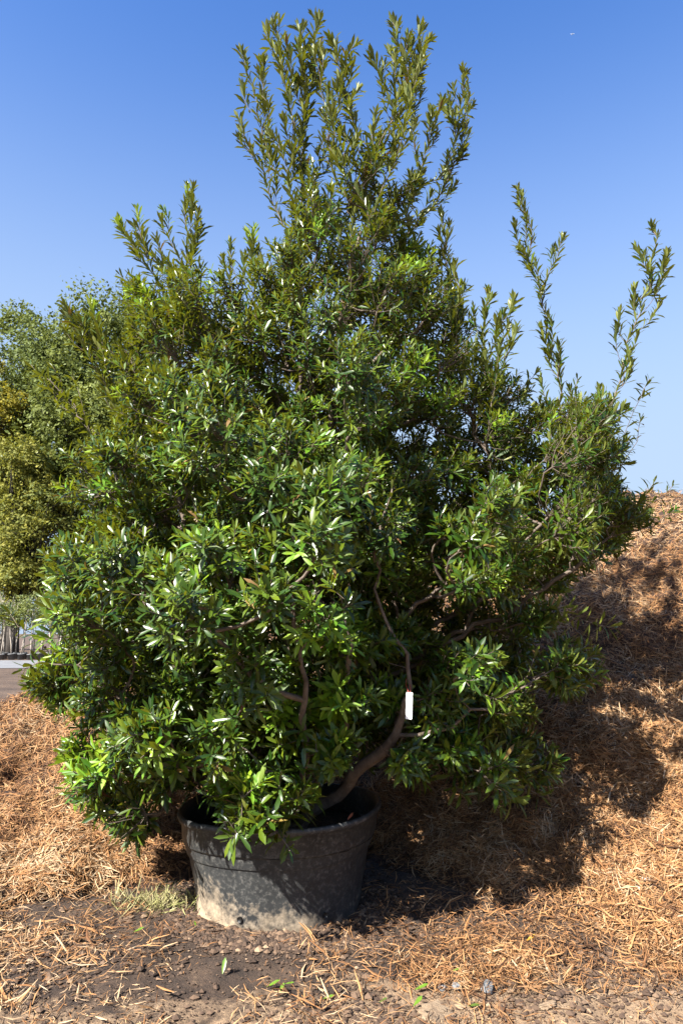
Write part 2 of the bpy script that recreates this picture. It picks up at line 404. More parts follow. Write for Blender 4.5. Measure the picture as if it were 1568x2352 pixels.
def surf_n(p, e=0.05):
    x, y = p[:, 0], p[:, 1]
    gx = (grid_z(x+e, y)-grid_z(x-e, y))/(2*e); gy = (grid_z(x, y+e)-grid_z(x, y-e))/(2*e)
    return nrm(np.stack([-gx, -gy, np.ones_like(gx)], -1))
def strands(name, pts, length, width, tint, lift=0.012, tilt=0.35, label=None, cat=None):
    n = len(pts); nn = surf_n(pts)
    a = rng.uniform(0, 2*math.pi, n)
    t = np.stack([np.cos(a), np.sin(a), np.zeros(n)], -1)
    t = nrm(t-nn*np.sum(t*nn, -1, keepdims=True)); t = nrm(t+nn*rng.normal(0, tilt, (n, 1)))
    b = np.cross(nn, t); b = nrm(b); roll = rng.normal(0, 0.5, (n, 1)); up = np.cross(t, b)
    b = nrm(b*np.cos(roll)+up*np.sin(roll)); up = np.cross(t, b)
    L = length[:, None]; W = width[:, None]
    bend = rng.normal(0, 0.05, (n, 1))*L; sb = rng.normal(0, 0.06, (n, 1))*L
    base = pts+nn*(lift*rng.uniform(0.0, 1.6, (n, 1)))
    rows = []
    for s_, w_ in ((-0.5, 0.35), (0.0, 1.0), (0.5, 0.3)):
        c = base+t*L*s_+up*(bend*(0.25-s_*s_)*4)+b*(sb*(0.25-s_*s_)*4)
        rows += [c-b*W*w_*0.5, c+up*W*0.28*w_, c+b*W*w_*0.5]
    V = np.stack(rows, 1)
    tpl = [(0, 1, 4, 3), (1, 2, 5, 4), (3, 4, 7, 6), (4, 5, 8, 7)]
    me = mesh_tpl(name, V, tpl, {'tint': tint}, smooth=False)
    return tag(link(name, me, M['strand']), label, cat, kind='stuff')

# mulch strands: even in the picture, so denser in the distance, plus flanks outside the frame
n = 300000
px = rng.uniform(-420, 2000, n); py = rng.uniform(1080, 2420, n)
p = hit(px, py)
ok = ~np.isnan(p[:, 2]); p = p[ok]; px = px[ok]; py = py[ok]
gm = mound_z(p[:, 0], p[:, 1])-ground_z(p[:, 0], p[:, 1])
dens = np.clip(0.25+gm*9, 0, 1)
litter = np.clip(0.5+fbm(p[:, 0]*2.2, p[:, 1]*2.2, 3, 77)*2.6, 0, 1)
right = np.clip((px-820)/250, 0, 1)*np.clip((2300-py)/60, 0.05, 1)
left = np.clip((420-px)/200, 0, 1)*np.clip((2260-py)/90, 0.1, 1)
dens = np.maximum(dens*np.clip(0.25+gm*14, 0, 1), np.maximum(0.22*litter*np.where((py > 2285) & (px > 800), 0.35, 1), np.maximum(right*0.75*(0.35+litter), left*0.6*(0.15+litter))))
onpot = np.hypot(p[:, 0]+0.28, p[:, 1]-3.38) < 0.4
keep = (rng.random(len(p)) < dens) & ~onpot
p = p[keep]
q = p[rng.random(len(p)) < 0.75]; q = q+np.stack([rng.normal(0, .025, len(q)), rng.normal(0, .025, len(q)), np.zeros(len(q))], -1); q[:, 2] = grid_z(q[:, 0], q[:, 1])
p = np.concatenate([p, q]); n = len(p)
near = np.clip((4.2-p[:, 1])/1.5, 0, 1)
L = np.exp(rng.normal(math.log(0.037), 0.62, n)); L = np.clip(L, 0.010, 0.115)
onsoil = (mound_z(p[:, 0], p[:, 1])-ground_z(p[:, 0], p[:, 1]) < 0.0) & (rng.random(n) < 0.6)
L = np.where(onsoil, L*0.55, L)
W = L*rng.uniform(0.02, 0.08, n)+0.0014
patch = fbm(p[:, 0]*1.6, p[:, 1]*1.6, 3, 55)
tint = np.clip(rng.beta(1.6, 1.25, n)+patch*0.8-0.01+fbm(p[:, 0]*9, p[:, 1]*9, 2, 58)*0.45, 0, 1)
strands('wood_mulch', p, L, W, tint, 0.02, 0.38, 'shredded orange brown wood mulch covering the mound', 'mulch')

# crumbs and chips of soil on the bare ground
n = 90000
px = rng.uniform(-300, 1900, n); py = 2400-rng.random(n)**1.3*420
k_ = rng.random(n) < 0.12
px = np.where(k_, rng.uniform(380, 900, n), px); py = np.where(k_, rng.uniform(2080, 2190, n), py)
p = hit(px, py); ok = ~np.isnan(p[:, 2]); p = p[ok]
gm = mound_z(p[:, 0], p[:, 1])-ground_z(p[:, 0], p[:, 1])
dn = np.clip(0.55+fbm(p[:, 0]*3, p[:, 1]*3, 3, 61)*3, 0.08, 1)*np.clip(1-gm*10, 0.05, 1)
dp = np.hypot(p[:, 0]+0.28, p[:, 1]-3.38); dn = np.where(dp < 0.55, 1.0, dn)
sdm = np.clip(0.33*p[:, 0]-2*(p[:, 1]-2.6)+0.1, 0, 1)
p = p[(rng.random(len(p)) < dn*(1-0.65*sdm)) & (dp > 0.37)]; n = len(p)
dp = np.hypot(p[:, 0]+0.28, p[:, 1]-3.38)
sz = np.exp(rng.normal(math.log(0.0027), 0.8, n))*np.where(dp < 0.5, 1.2, 1.0); sz = np.clip(sz, 0.0013, 0.016)
ico = nrm(np.array([(0, 0, 1), (.9, 0, .3), (.28, .85, .3), (-.72, .53, .3), (-.72, -.53, .3), (.28, -.85, .3), (0, 0, -.6)]))
V = ico[None]*rng.uniform(0.6, 1.35, (n, 7, 1))*sz[:, None, None]*np.array([1.1, 1.1, 0.8])
an = rng.uniform(0, 6.28, n); ca, sa = np.cos(an)[:, None], np.sin(an)[:, None]
V = np.stack([V[..., 0]*ca-V[..., 1]*sa, V[..., 0]*sa+V[..., 1]*ca, V[..., 2]], -1)+p[:, None, :]+np.array([0, 0, 0.002])
me = mesh_tpl('soil_crumbs', V, [(0, 1, 2), (0, 2, 3), (0, 3, 4), (0, 4, 5), (0, 5, 1), (6, 2, 1), (6, 3, 2), (6, 4, 3), (6, 5, 4), (6, 1, 5)], {'tint': np.maximum(rng.random(n), np.clip(0.33*p[:, 0]-2*(p[:, 1]-2.6)+0.1, 0, 1)*rng.uniform(.75, 1, n))}, smooth=False)
def crumb_mat():
    m, t, b = newmat('soil_crumb')
    t.links.new(ramp(t, attr(t, 'tint'), [(0, (0.042, 0.024, 0.015)), (.6, (0.11, 0.066, 0.041)), (.96, (0.22, 0.14, 0.086)), (1, (0.46, 0.32, 0.2))]), b.inputs['Base Color'])
    b.inputs['Roughness'].default_value = .95; return m
tag(link('soil_crumbs', me, crumb_mat()), 'loose dark crumbs of soil on the bare ground', 'soil', kind='stuff')

# ------------------------------------------------------------------ nursery pot
PC = np.array([-0.28, 3.38, 0.0]); RIM = 0.415
pot = empty('nursery_pot', PC, 'big weathered black plastic nursery pot with mud stained base', 'plant pot')
def wob(r, z, a):
    k = np.clip((0.1-z)/0.1, 0, 1)
    r2 = r*(1+0.012*math.cos(2*a+0.6))+k*0.008*math.sin(9*a)
    z2 = z+(0.014*math.cos(a-0.3) if z > 0.2 else 0)+0.006*math.sin(3*a+1)
    return r2, z2
b = MB()
b.lathe([(0.30, -0.03), (0.352, -0.03), (0.362, 0.0), (0.366, 0.03), (0.368, 0.07), (0.380, 0.14), (0.396, 0.22), (0.411, 0.285), (0.417, 0.300), (0.421, 0.304)], 72, wob)
b.build('wall', M['pot'], pot)
b = MB()
b.lathe([(0.419, 0.297), (0.428, 0.297), (0.432, 0.305), (0.440, 0.385), (0.452, 0.390), (0.457, 0.400), (0.455, 0.414), (0.447, 0.418), (0.438, 0.412), (0.430, 0.36), (0.418, 0.27), (0.41, 0.25)], 72, wob)
b.build('rim', M['pot'], pot)
b = MB()
prof = [(0.001, 0.325), (0.08, 0.328), (0.16, 0.325), (0.24, 0.320), (0.32, 0.312), (0.38, 0.306), (0.428, 0.30)]
b.lathe(prof, 64, lambda r, z, a: (r, z+0.030*float(fbm(np.array(9*r*math.cos(a)), np.array(9*r*math.sin(a)), 3, 3))*2))
b.build('potting_soil', M['potsoil'], pot)
for a in (R(250), R(305)):
    b = MB(); c = np.array([math.cos(a), math.sin(a), 0])
    o_ = 0.3725*c+np.array([0, 0, 0.05]); t1 = np.array([-math.sin(a), math.cos(a), 0]); t2 = np.array([0, 0, 1.0])
    ring = [o_+0.011*(math.cos(q)*t1+math.sin(q)*t2)+c*0.003 for q in np.linspace(0, 2*math.pi, 13)[:-1]]
    ring2 = [o_+0.011*(math.cos(q)*t1+math.sin(q)*t2)-c*0.02 for q in np.linspace(0, 2*math.pi, 13)[:-1]]
    b.add(ring+ring2, [tuple(range(12))]+[(i, (i+1) % 12, 12+(i+1) % 12, 12+i) for i in range(12)])
    b.build('drain_hole', M['dark'], pot)

# ------------------------------------------------------------------ the shrub
SB = PC+np.array([0.02, 0.0, 0.31])
# main stems as picture spots with a depth each: (x, y, Y); every stem starts in the pot
stems = [
 [(705,1850,3.36),(760,1830,3.32),(830,1770,3.2),(900,1690,3.08),(935,1610,3.0),(942,1540,2.98),(915,1480,2.96),(885,1430,2.95),(860,1340,2.93),(870,1240,2.92),(900,1120,2.92)],
 [(690,1850,3.45),(730,1640,3.65),(850,1560,3.72),(1000,1490,3.7),(1100,1395,3.65),(1160,1310,3.6),(1190,1210,3.55),(1150,1130,3.5),(1125,1060,3.5),(1085,970,3.5),(1060,870,3.5),(1050,740,3.5),(1045,610,3.5)],
 [(680,1850,3.40),(700,1620,3.42),(730,1400,3.42),(755,1240,3.4),(765,1050,3.38),(760,900,3.38),(775,750,3.36),(815,590,3.35),(848,491,3.35),(857,375,3.35),(890,300,3.32),(927,250,3.3),(948,145,3.3),(962,62,3.3)],
 [(670,1850,3.38),(660,1600,3.36),(655,1350,3.4),(670,1100,3.45),(690,850,3.45),(676,690,3.45),(690,571,3.42),(694,458,3.42),(694,350,3.4),(715,187,3.4),(721,40,3.4)],
 [(670,1850,3.45),(600,1650,3.6),(560,1450,3.7),(545,1250,3.75),(540,1000,3.75),(535,800,3.7),(530,680,3.65),(530,560,3.6)],
 [(655,1850,3.34),(570,1640,3.2),(480,1440,3.1),(440,1330,3.1),(415,1150,3.15),(400,950,3.2),(400,780,3.25),(425,600,3.3),(430,430,3.3)],
 [(650,1855,3.30),(540,1700,3.1),(420,1560,3.0),(380,1500,2.95),(330,1330,2.95),(290,1150,3.0),(235,1030,3.05),(170,930,3.1),(90,860,3.1)],
 [(650,1858,3.28),(540,1760,3.05),(400,1660,2.95),(250,1570,2.9),(130,1520,2.9),(50,1540,2.9)],
 [(660,1860,3.25),(560,1790,3.15),(450,1760,3.1),(330,1780,3.05),(220,1790,3.0),(165,1770,2.95)],
 [(700,1860,3.25),(700,1760,2.95),(690,1640,2.75),(690,1520,2.65),(670,1400,2.6),(640,1310,2.6)],
 [(690,1862,3.18),(660,1790,2.9),(610,1780,2.75),(570,1830,2.68),(555,1890,2.66)],
 [(910,1680,3.06),(980,1690,3.02),(1080,1640,2.98),(1180,1590,3.0),(1290,1510,3.05)],
 [(880,1715,3.10),(940,1740,3.15),(1010,1740,3.2),(1120,1730,3.2),(1200,1760,3.2)],
 [(700,1848,3.5),(720,1600,3.9),(900,1430,4.05),(1150,1250,4.05),(1270,1050,3.95),(1280,900,3.9),(1240,690,3.85),(1210,550,3.85),(1187,430,3.85)],
 [(700,1848,3.48),(750,1600,3.75),(980,1450,3.85),(1230,1290,3.75),(1340,1120,3.65),(1400,940,3.6),(1450,760,3.6),(1495,640,3.6),(1500,530,3.6)],
 [(705,1850,3.45),(760,1640,3.6),(980,1510,3.55),(1280,1330,3.35),(1400,1230,3.35),(1500,1200,3.35),(1550,1170,3.35)],
 [(690,1850,3.5),(700,1600,3.9),(720,1350,4.15),(760,1100,4.25),(800,900,4.25),(860,720,4.2),(930,560,4.1),(960,500,4.0),(1045,390,3.9),(1060,290,3.85),(1055,240,3.85),(1070,165,3.85)],
 [(720,1850,3.36),(770,1700,3.1),(800,1560,2.85),(805,1460,2.72),(790,1400,2.68)],
 [(665,1852,3.5),(520,1640,3.75),(400,1450,3.85),(330,1250,3.8),(290,1000,3.7),(240,840,3.6),(180,740,3.55),(152,715,3.55)],
]
# leafy leaders: side leaders that spring from the stems, traced tip first -> list of (x, y), depth
def c7(*pts): return [(490+.41667*x, .41667*y) for x, y in pts]
leaders = [
 (c7((370,960),(310,870),(250,600),(200,420),(170,310)), 3.42), (c7((490,1000),(430,620),(400,420),(360,250),(335,95)), 3.36),
 (c7((485,830),(490,600),(490,400),(468,145)), 3.34), (c7((880,900),(800,750),(740,570),(720,420),(650,215)), 3.28),
 (c7((720,420),(740,330),(785,240)), 3.26), (c7((400,1250),(330,1110),(230,880),(170,740),(130,640)), 3.5),
 (c7((1000,640),(940,430),(905,370),(870,290)), 3.3), (c7((1080,480),(1030,270),(985,120)), 3.25),
 (c7((1100,420),(1120,330),(1190,215)), 3.3), (c7((1370,720),(1390,650),(1425,580)), 3.85),
 (c7((1100,1080),(1280,950),(1385,860)), 3.9), (c7((880,900),(880,760),(895,620)), 3.2), (c7((740,590),(785,580),(800,490)), 3.2),
 (c7((310,640),(270,500),(285,340)), 3.3), (c7((250,620),(290,520),(260,340)), 3.4), (c7((860,1200),(740,1000),(700,850),(640,620)), 3.2),
 (c7((740,1100),(660,950),(640,760),(600,480),(590,240)), 3.3), (c7((870,1180),(960,950),(1040,800),(1080,600),(1130,350)), 3.2),
 (c7((1050,1200),(1150,900),(1210,720),(1260,560)), 3.7), (c7((960,950),(1000,700),(990,500),(1000,300)), 3.4), (c7((870,1180),(790,900),(700,700)), 3.5),
 (c7((1300,880),(1330,760),(1290,560)), 3.8), (c7((1000,800),(1080,650),(1140,470)), 3.5), (c7((480,1100),(560,980),(640,800)), 3.6), (c7((455,1200),(420,1000),(330,750)), 3.3),
 ([(400,780),(370,660),(310,580),(275,510)], 3.3), ([(420,640),(350,590),(315,480)], 3.2), ([(425,640),(400,570),(372,480)], 3.25),
 ([(535,800),(590,660),(572,535)], 3.4), ([(690,720),(625,650),(600,600)], 3.3), ([(1060,870),(1030,620),(1012,485)], 3.6),
 ([(1100,960),(1110,820),(1120,665)], 3.4), ([(1120,1000),(1140,850),(1170,705)], 3.35), ([(1150,860),(1170,790),(1180,760)], 3.35),
 ([(1240,690),(1270,600),(1290,545)], 3.8), ([(1220,600),(1200,580),(1195,575)], 3.8), ([(1480,680),(1520,640),(1530,580)], 3.6), ([(1495,640),(1470,600),(1460,570)], 3.55),
 ([(1360,1080),(1440,980),(1480,890),(1490,870)], 3.5), ([(1400,1090),(1450,1030),(1470,960)], 3.5), ([(1300,1000),(1320,900),(1325,870)], 3.5),
 ([(1400,1230),(1480,1140),(1500,1110)], 3.35), ([(1460,1190),(1530,1140),(1545,1115)], 3.35), ([(240,840),(230,780),(210,700)], 3.5),
 ([(290,1000),(320,850),(290,660)], 3.6), ([(170,940),(140,890),(120,840)], 3.1), ([(190,955),(110,880),(72,838)], 3.12), ([(230,1025),(190,930),(165,860)], 3.05), ([(235,1030),(150,930),(100,880)], 3.0), ([(290,1000),(200,800),(150,700)], 3.6), ([(240,840),(210,770),(175,735)], 3.55), ([(130,1520),(50,1440),(20,1400)], 2.9), ([(330,1330),(200,1270),(140,1250)], 2.9),
 ([(1290,1510),(1340,1490),(1350,1480)], 3.05), ([(1280,1400),(1370,1430),(1410,1440)], 3.2), ([(1150,1600),(1220,1540),(1230,1500)], 3.0),
]
body = [(60,1575),(80,1515),(150,1500),(140,1440),(60,1430),(110,1385),(140,1300),(185,1240),(190,1110),(215,1010),(255,940),(300,800),(300,690),(345,640),(400,620),(450,640),(520,660),(600,660),(640,600),(660,470),(700,420),(760,430),(800,360),(880,330),(950,360),(965,440),(950,500),(960,560),(1050,640),(1060,760),(1110,830),(1190,900),(1290,920),(1370,930),(1410,1000),(1440,1060),(1400,1130),(1500,1170),(1510,1225),(1400,1290),(1300,1340),(1300,1440),(1240,1480),(1320,1520),(1330,1570),(1250,1600),(1180,1670),(1230,1740),(1200,1780),(1120,1780),(980,1760),(880,1740),(800,1760),(700,1790),(520,1800),(430,1800),(390,1850),(330,1880),(240,1850),(160,1790),(250,1750),(210,1690),(150,1640),(90,1610)]
body = np.array(body, float)
def inpoly(px, py, poly):
    ins = np.zeros(len(px), bool); j = len(poly)-1
    for i in range(len(poly)):
        xi, yi = poly[i]; xj, yj = poly[j]
        c = ((yi > py) != (yj > py)) & (px < (xj-xi)*(py-yi)/(yj-yi+1e-12)+xi)
        ins ^= c; j = i
    return ins
def edge_dist(px, py, poly):
    q = np.stack([px, py], -1); d = np.full(len(px), 1e9)
    for i in range(len(poly)):
        a = poly[i-1]; bb = poly[i]; ab = bb-a
        t = np.clip(((q-a)@ab)/(ab@ab), 0, 1)
        d = np.minimum(d, np.linalg.norm(q-(a+t[:, None]*ab), axis=1))
    return d
voids = [(505,1070,65),(560,1350,60),(455,860,40),(800,1370,45),(1060,1450,95),(1130,1520,70),(1240,1430,70),(960,1330,45),(650,1250,40),(470,1700,40),(860,1690,60),(800,1780,60),(1110,1380,50),(700,1480,30),(960,1000,40),(1070,980,40),(300,1640,40),(945,1610,30),(540,600,50),(470,960,50),(560,1060,60),(520,760,40),(410,1240,35),(590,900,30),(1010,1640,40)]
# sample shoot tips
cand = 160000
cx = rng.uniform(0, 1568, cand); cy = rng.uniform(280, 1900, cand)
k = inpoly(cx, cy, body); cx = cx[k]; cy = cy[k]
e = edge_dist(cx, cy, body)*3.3/FPX
RR = 1.15
inner = e > 0.075
e = e+0.02
h = np.sqrt(np.maximum(RR*RR-(RR-np.minimum(e, RR))**2, 0))
h *= np.interp(cy, [300, 700, 1050, 1500, 1750], [0.40, 0.55, 0.85, 1.02, 0.85])
front = rng.random(len(cx)) < 0.52
sh = 1-rng.random(len(cx))**1.6*np.where(front, 0.75, 0.9)
Yc = np.interp(cx, [0, 300, 784, 1200, 1568], [3.1, 3.25, 3.4, 3.55, 3.5])
hol = np.clip(0.5+fbm(cx/120, cy/170, 2, 211)*3.4, 0, 1)
sh = np.where(front, sh*(0.30+0.70*hol), sh)
cY = Yc+np.where(front, -1, 1)*h*sh+rng.normal(0, 0.05, len(cx))
vd = ~inner
for (vx, vy, vr) in voids: vd |= (((cx-vx)**2+(cy-vy)**2) < vr*vr) & (rng.random(len(cx)) < np.where(front, 0.95, 0.55))
fill = np.clip(0.95-np.clip((cy-1250)/500, 0, .3)*np.clip((cx-980)/200, 0, 1), 0, 1)
fill = fill*np.interp(cy, [420, 520, 700], [0.06, 0.22, 1.0])
cl = fbm(cx/95, cy/95, 2, 123)+0.35*fbm(cx/40, cy/40, 1, 9)
fill = fill*np.where(front, np.clip(0.9+cl*5.0, 0.02, 1), 1)
keepc = ~vd & (rng.random(len(cx)) < fill)
C3 = P(cx, cy, cY)[keepc]
ex = []          # low skirts of foliage: over the pot, to its left and to its right
for (poly, y0, y1, m) in ([[(380,1600),(800,1580),(860,1640),(760,1760),(740,1830),(520,1840),(440,1790),(390,1800)], 2.84, 3.12, 1300],
                          [[(160,1740),(240,1690),(420,1700),(430,1800),(390,1860),(320,1885),(230,1850)], 2.9, 3.4, 900],
                          [[(960,1600),(1060,1540),(1180,1600),(1330,1500),(1340,1570),(1240,1610),(1180,1670),(1240,1760),(1190,1790),(1080,1780),(930,1760),(900,1740)], 3.0, 3.6, 1300],
                          [[(1360,1130),(1440,1140),(1445,1205),(1390,1260),(1340,1240)], 3.2, 3.55, 260]):
    poly = np.array(poly, float)
    qx = rng.uniform(poly[:, 0].min(), poly[:, 0].max(), m); qy = rng.uniform(poly[:, 1].min(), poly[:, 1].max(), m)
    kk = inpoly(qx, qy, poly) & ~((np.hypot(qx-860, qy-1690) < 50) | (np.hypot(qx-800, qy-1780) < 50))
    ex.append(P(qx, qy, rng.uniform(y0, y1, m))[kk])
C3 = np.concatenate(ex+[C3])
okp = ~((np.hypot(C3[:, 0]-PC[0], C3[:, 1]-PC[1]) < 0.55) & (C3[:, 2] < 0.50)) & (C3[:, 2] > 0.30)
C3 = C3[okp]
def poisson(pts, sp, cap):
    out = []; cell = {}
    for q in pts:
        key = tuple(np.floor(q/sp).astype(int)); bad = False
        for dx in (-1, 0, 1):
            for dy in (-1, 0, 1):
                for dz in (-1, 0, 1):
                    for w in cell.get((key[0]+dx, key[1]+dy, key[2]+dz), ()):
                        if (w[0]-q[0])**2+(w[1]-q[1])**2+(w[2]-q[2])**2 < sp*sp: bad = True; break
        if not bad: cell.setdefault(key, []).append(q); out.append(q)
        if len(out) >= cap: break
    return out
AX = np.array([PC[0]+0.15, PC[1]+0.05])
def outdir(q, k=0.0):
    o_ = np.array([q[0]-AX[0], q[1]-AX[1], 0.0]); o_ /= max(np.linalg.norm(o_), 0.2)
    return nrm(o_*1.15+np.array([0, 0, np.clip((q[2]-0.9)*0.6, -0.35, 1.2)+0.2+k]))
# foliage comes in masses: a mass is a branch end carrying a dome of shoots
masses = poisson(C3[:14000], 0.19, 740)
tips = []; tdirs = []; mass_of = []
for mi, c in enumerate(masses):
    ax_ = outdir(c); rr_ = rng.uniform(0.095, 0.165); st = np.interp(c[2], [0.8, 1.6, 2.6], [1.0, 1.25, 1.75])
    for k in range(int(rng.integers(15, 25)*np.interp(st, [1, 1.75], [1, 1.15]))):
        d = rng.normal(size=3); d = nrm(d+ax_*1.0)
        if d@ax_ < -0.15: d = d-2*ax_*(d@ax_)
        off = d*rr_*rng.uniform(0.55, 1.05); al_ = off@ax_; off = off+ax_*al_*(st-1)-d*0.0
        tips.append(c+off); tdirs.append(nrm(d*0.75+ax_*0.8+rng.normal(0, .2, 3))); mass_of.append(mi)
for q in poisson(C3[::-1], 0.125, 900):
    tips.append(q); tdirs.append(nrm(outdir(q)+rng.normal(0, .28, 3))); mass_of.append(-1)
# the tassel that hangs over the pot's front rim
for (x, y, Y) in [(545,1915,2.70),(575,1885,2.66),(540,1870,2.74),(610,1890,2.68),(640,1860,2.70),(600,1840,2.68),(555,1840,2.75),(665,1835,2.72),(690,1850,2.8),(580,1815,2.66),(640,1810,2.66),(700,1805,2.72),(740,1800,2.8),(525,1905,2.78),(620,1905,2.74),(560,1800,2.7),(660,1880,2.8),(520,1850,2.85),(720,1830,2.85)]:
    q = P(x, y, Y); tips.append(q); tdirs.append(nrm(outdir(q)+rng.normal(0, .25, 3))); mass_of.append(-1)
    for k in range(2):
        q2 = q+rng.normal(0, .03, 3); tips.append(q2); tdirs.append(nrm(outdir(q2)+rng.normal(0, .4, 3))); mass_of.append(-1)
tips = np.array(tips); tdirs = np.array(tdirs); mass_of = np.array(mass_of)

node_p = []; node_par = []; node_stem = []; node_len = []; chains = []     # chains: node index lists
NPA = np.zeros((90000, 3)); NLA = np.zeros(90000)
def add_chain(pts, par, stem):
    ids = [par] if par >= 0 else []
    for q in pts:
        d = 0 if not ids else node_len[ids[-1]]+np.linalg.norm(np.asarray(q)-node_p[ids[-1]])
        NPA[len(node_p)] = q; NLA[len(node_p)] = d
        node_p.append(np.asarray(q, float)); node_par.append(ids[-1] if ids else -1); node_stem.append(stem); node_len.append(d)
        ids.append(len(node_p)-1)
    return ids
def smooth_poly(P3, step=0.07, wig=0.012):
    P3 = np.asarray(P3, float); n = len(P3)
    seg = np.linalg.norm(np.diff(P3, axis=0), axis=1); s = np.concatenate([[0], np.cumsum(seg)])
    m = max(3, int(s[-1]/step)); u = np.linspace(0, s[-1], m)
    # Catmull-Rom through the points
    out = []
    for q in u:
        i = min(max(np.searchsorted(s, q)-1, 0), n-2); t = (q-s[i])/(seg[i]+1e-9)
        p0 = P3[max(i-1, 0)]; p1 = P3[i]; p2 = P3[i+1]; p3 = P3[min(i+2, n-1)]
        out.append(0.5*((2*p1)+(-p0+p2)*t+(2*p0-5*p1+4*p2-p3)*t*t+(-p0+3*p1-3*p2+p3)*t**3))
    out = np.array(out); out[1:-1] += rng.normal(0, wig, out[1:-1].shape)
    return out
shoots = []        # (points of the leafy shoot, leafy length, style)
for si, st in enumerate(stems):
    a = np.array(st, float); P3 = P(a[:, 0], a[:, 1], a[:, 2])
    if a[0, 1] > 1800: P3[0] = SB+np.array([(a[0, 0]-690)/520, (a[0, 2]-3.4)*0.9, rng.uniform(-0.03, 0)])
    pts = smooth_poly(P3)
    if a[0, 1] > 1800: ids = add_chain(pts, -1, si)
    else:
        i0 = int(np.argmin(np.linalg.norm(NPA[:len(node_p)]-P3[0], axis=1))); ids = add_chain(pts[1:], i0, si)
    chains.append((ids, si, 'stem'))
    top = P3[-1][2]
    tall = top > 2.6
    shoots.append((pts, 1.9 if top > 3.2 else (1.0 if tall else 0.45), 'tall' if tall else 'body'))
def attach(q, outward=None, maxlen=None):
    NP = NPA[:len(node_p)]; NL = NLA[:len(node_p)]
    d = q-NP; dist = np.linalg.norm(d, axis=1)
    cost = dist+0.10*NL*0.5+np.maximum(NP[:, 2]-q[2]+0.05, 0)*1.2
    cost = np.where(NL < 0.35, cost+0.6, cost)
    return int(np.argmin(cost))
for pl, Y in leaders:
    a = np.array(pl, float); Ys = np.full(len(a), Y)
    P3 = P(a[:, 0], a[:, 1], Ys)
    i = attach(P3[0])
    if np.linalg.norm(node_p[i]-P3[0]) > 0.02: P3 = np.vstack([node_p[i], P3])
    else: P3[0] = node_p[i]
    pts = smooth_poly(P3, 0.06, 0.008)
    ids = add_chain(pts[1:], i, node_stem[i]); chains.append((ids, node_stem[i], 'leader'))
    tall = P3[-1][2] > 2.6
    shoots.append((pts, 1.3 if tall else 0.6, 'tall' if tall else 'body'))
# side sprigs on the tall leaders
for pts, ll, style in list(shoots):
    if style != 'tall': continue
    s = np.concatenate([[0], np.cumsum(np.linalg.norm(np.diff(pts, axis=0), axis=1))])
    lo = max(0.3, s[-1]-ll)
    pts = np.asarray(pts)
    for q in np.arange(lo, s[-1]-0.06, 0.068):
        if rng.random() < 0.15: continue
        i = int(np.searchsorted(s, q)); i = min(i, len(pts)-2)
        ax = nrm(pts[i+1]-pts[i-1]); rd = nrm(np.cross(ax, rng.normal(size=3)))
        d = nrm(ax*1.0+rd*rng.uniform(0.35, 0.7)+np.array([0, 0, 0.3]))
        Ls = rng.uniform(0.10, 0.26)*np.clip((s[-1]-q)/0.5, 0.3, 1)
        p0 = pts[i]; p2 = p0+d*Ls+np.array([0, 0, Ls*0.15]); p1 = p0+nrm(ax+rd*1.2)*Ls*0.5
        t = np.linspace(0, 1, 5)[:, None]; cv = (1-t)**2*p0+2*t*(1-t)*p1+t*t*p2
        j = attach(p0); ids = add_chain(cv[1:], j, node_stem[j]); chains.append((ids, node_stem[j], 'twig'))
        shoots.append((cv, Ls*0.9, 'tall'))
def bez(p0, q, td, back, step, wig):
    dist = np.linalg.norm(q-p0); p1 = q-td*dist*back
    m = max(3, min(9, int(dist/step)+2)); t = np.linspace(0, 1, m)[:, None]
    cv = (1-t)**2*p0+2*t*(1-t)*p1+t*t*q
    cv[1:-1] += rng.normal(0, wig, cv[1:-1].shape)
    return cv
mstart = {}
for mi in np.argsort([np.linalg.norm(c-SB) for c in masses]):
    c = masses[mi]; ax_ = outdir(c); i = attach(c-ax_*0.05)
    cv = bez(node_p[i], c-ax_*0.04, ax_, 0.45, 0.06, 0.006)
    ids = add_chain(cv[1:], i, node_stem[i]); chains.append((ids, node_stem[i], 'twig'))
    mstart[mi] = [k for k in ids[-3:]]
for ti in np.argsort(np.linalg.norm(tips-SB, axis=1)):
    q = tips[ti]; td = tdirs[ti]
    if mass_of[ti] >= 0:
        ms = mstart[mass_of[ti]]; i = min(ms, key=lambda k: np.linalg.norm(node_p[k]+tdirs[ti]*0.03-q))
    else: i = attach(q)
    cv = bez(node_p[i], q, td, 0.5, 0.05, 0.004)
    ids = add_chain(cv[1:], i, node_stem[i]); chains.append((ids, node_stem[i], 'twig'))
    shoots.append((cv, rng.choice([0.06, 0.09, 0.13, 0.2], p=[.3, .35, .22, .13]), 'body'))

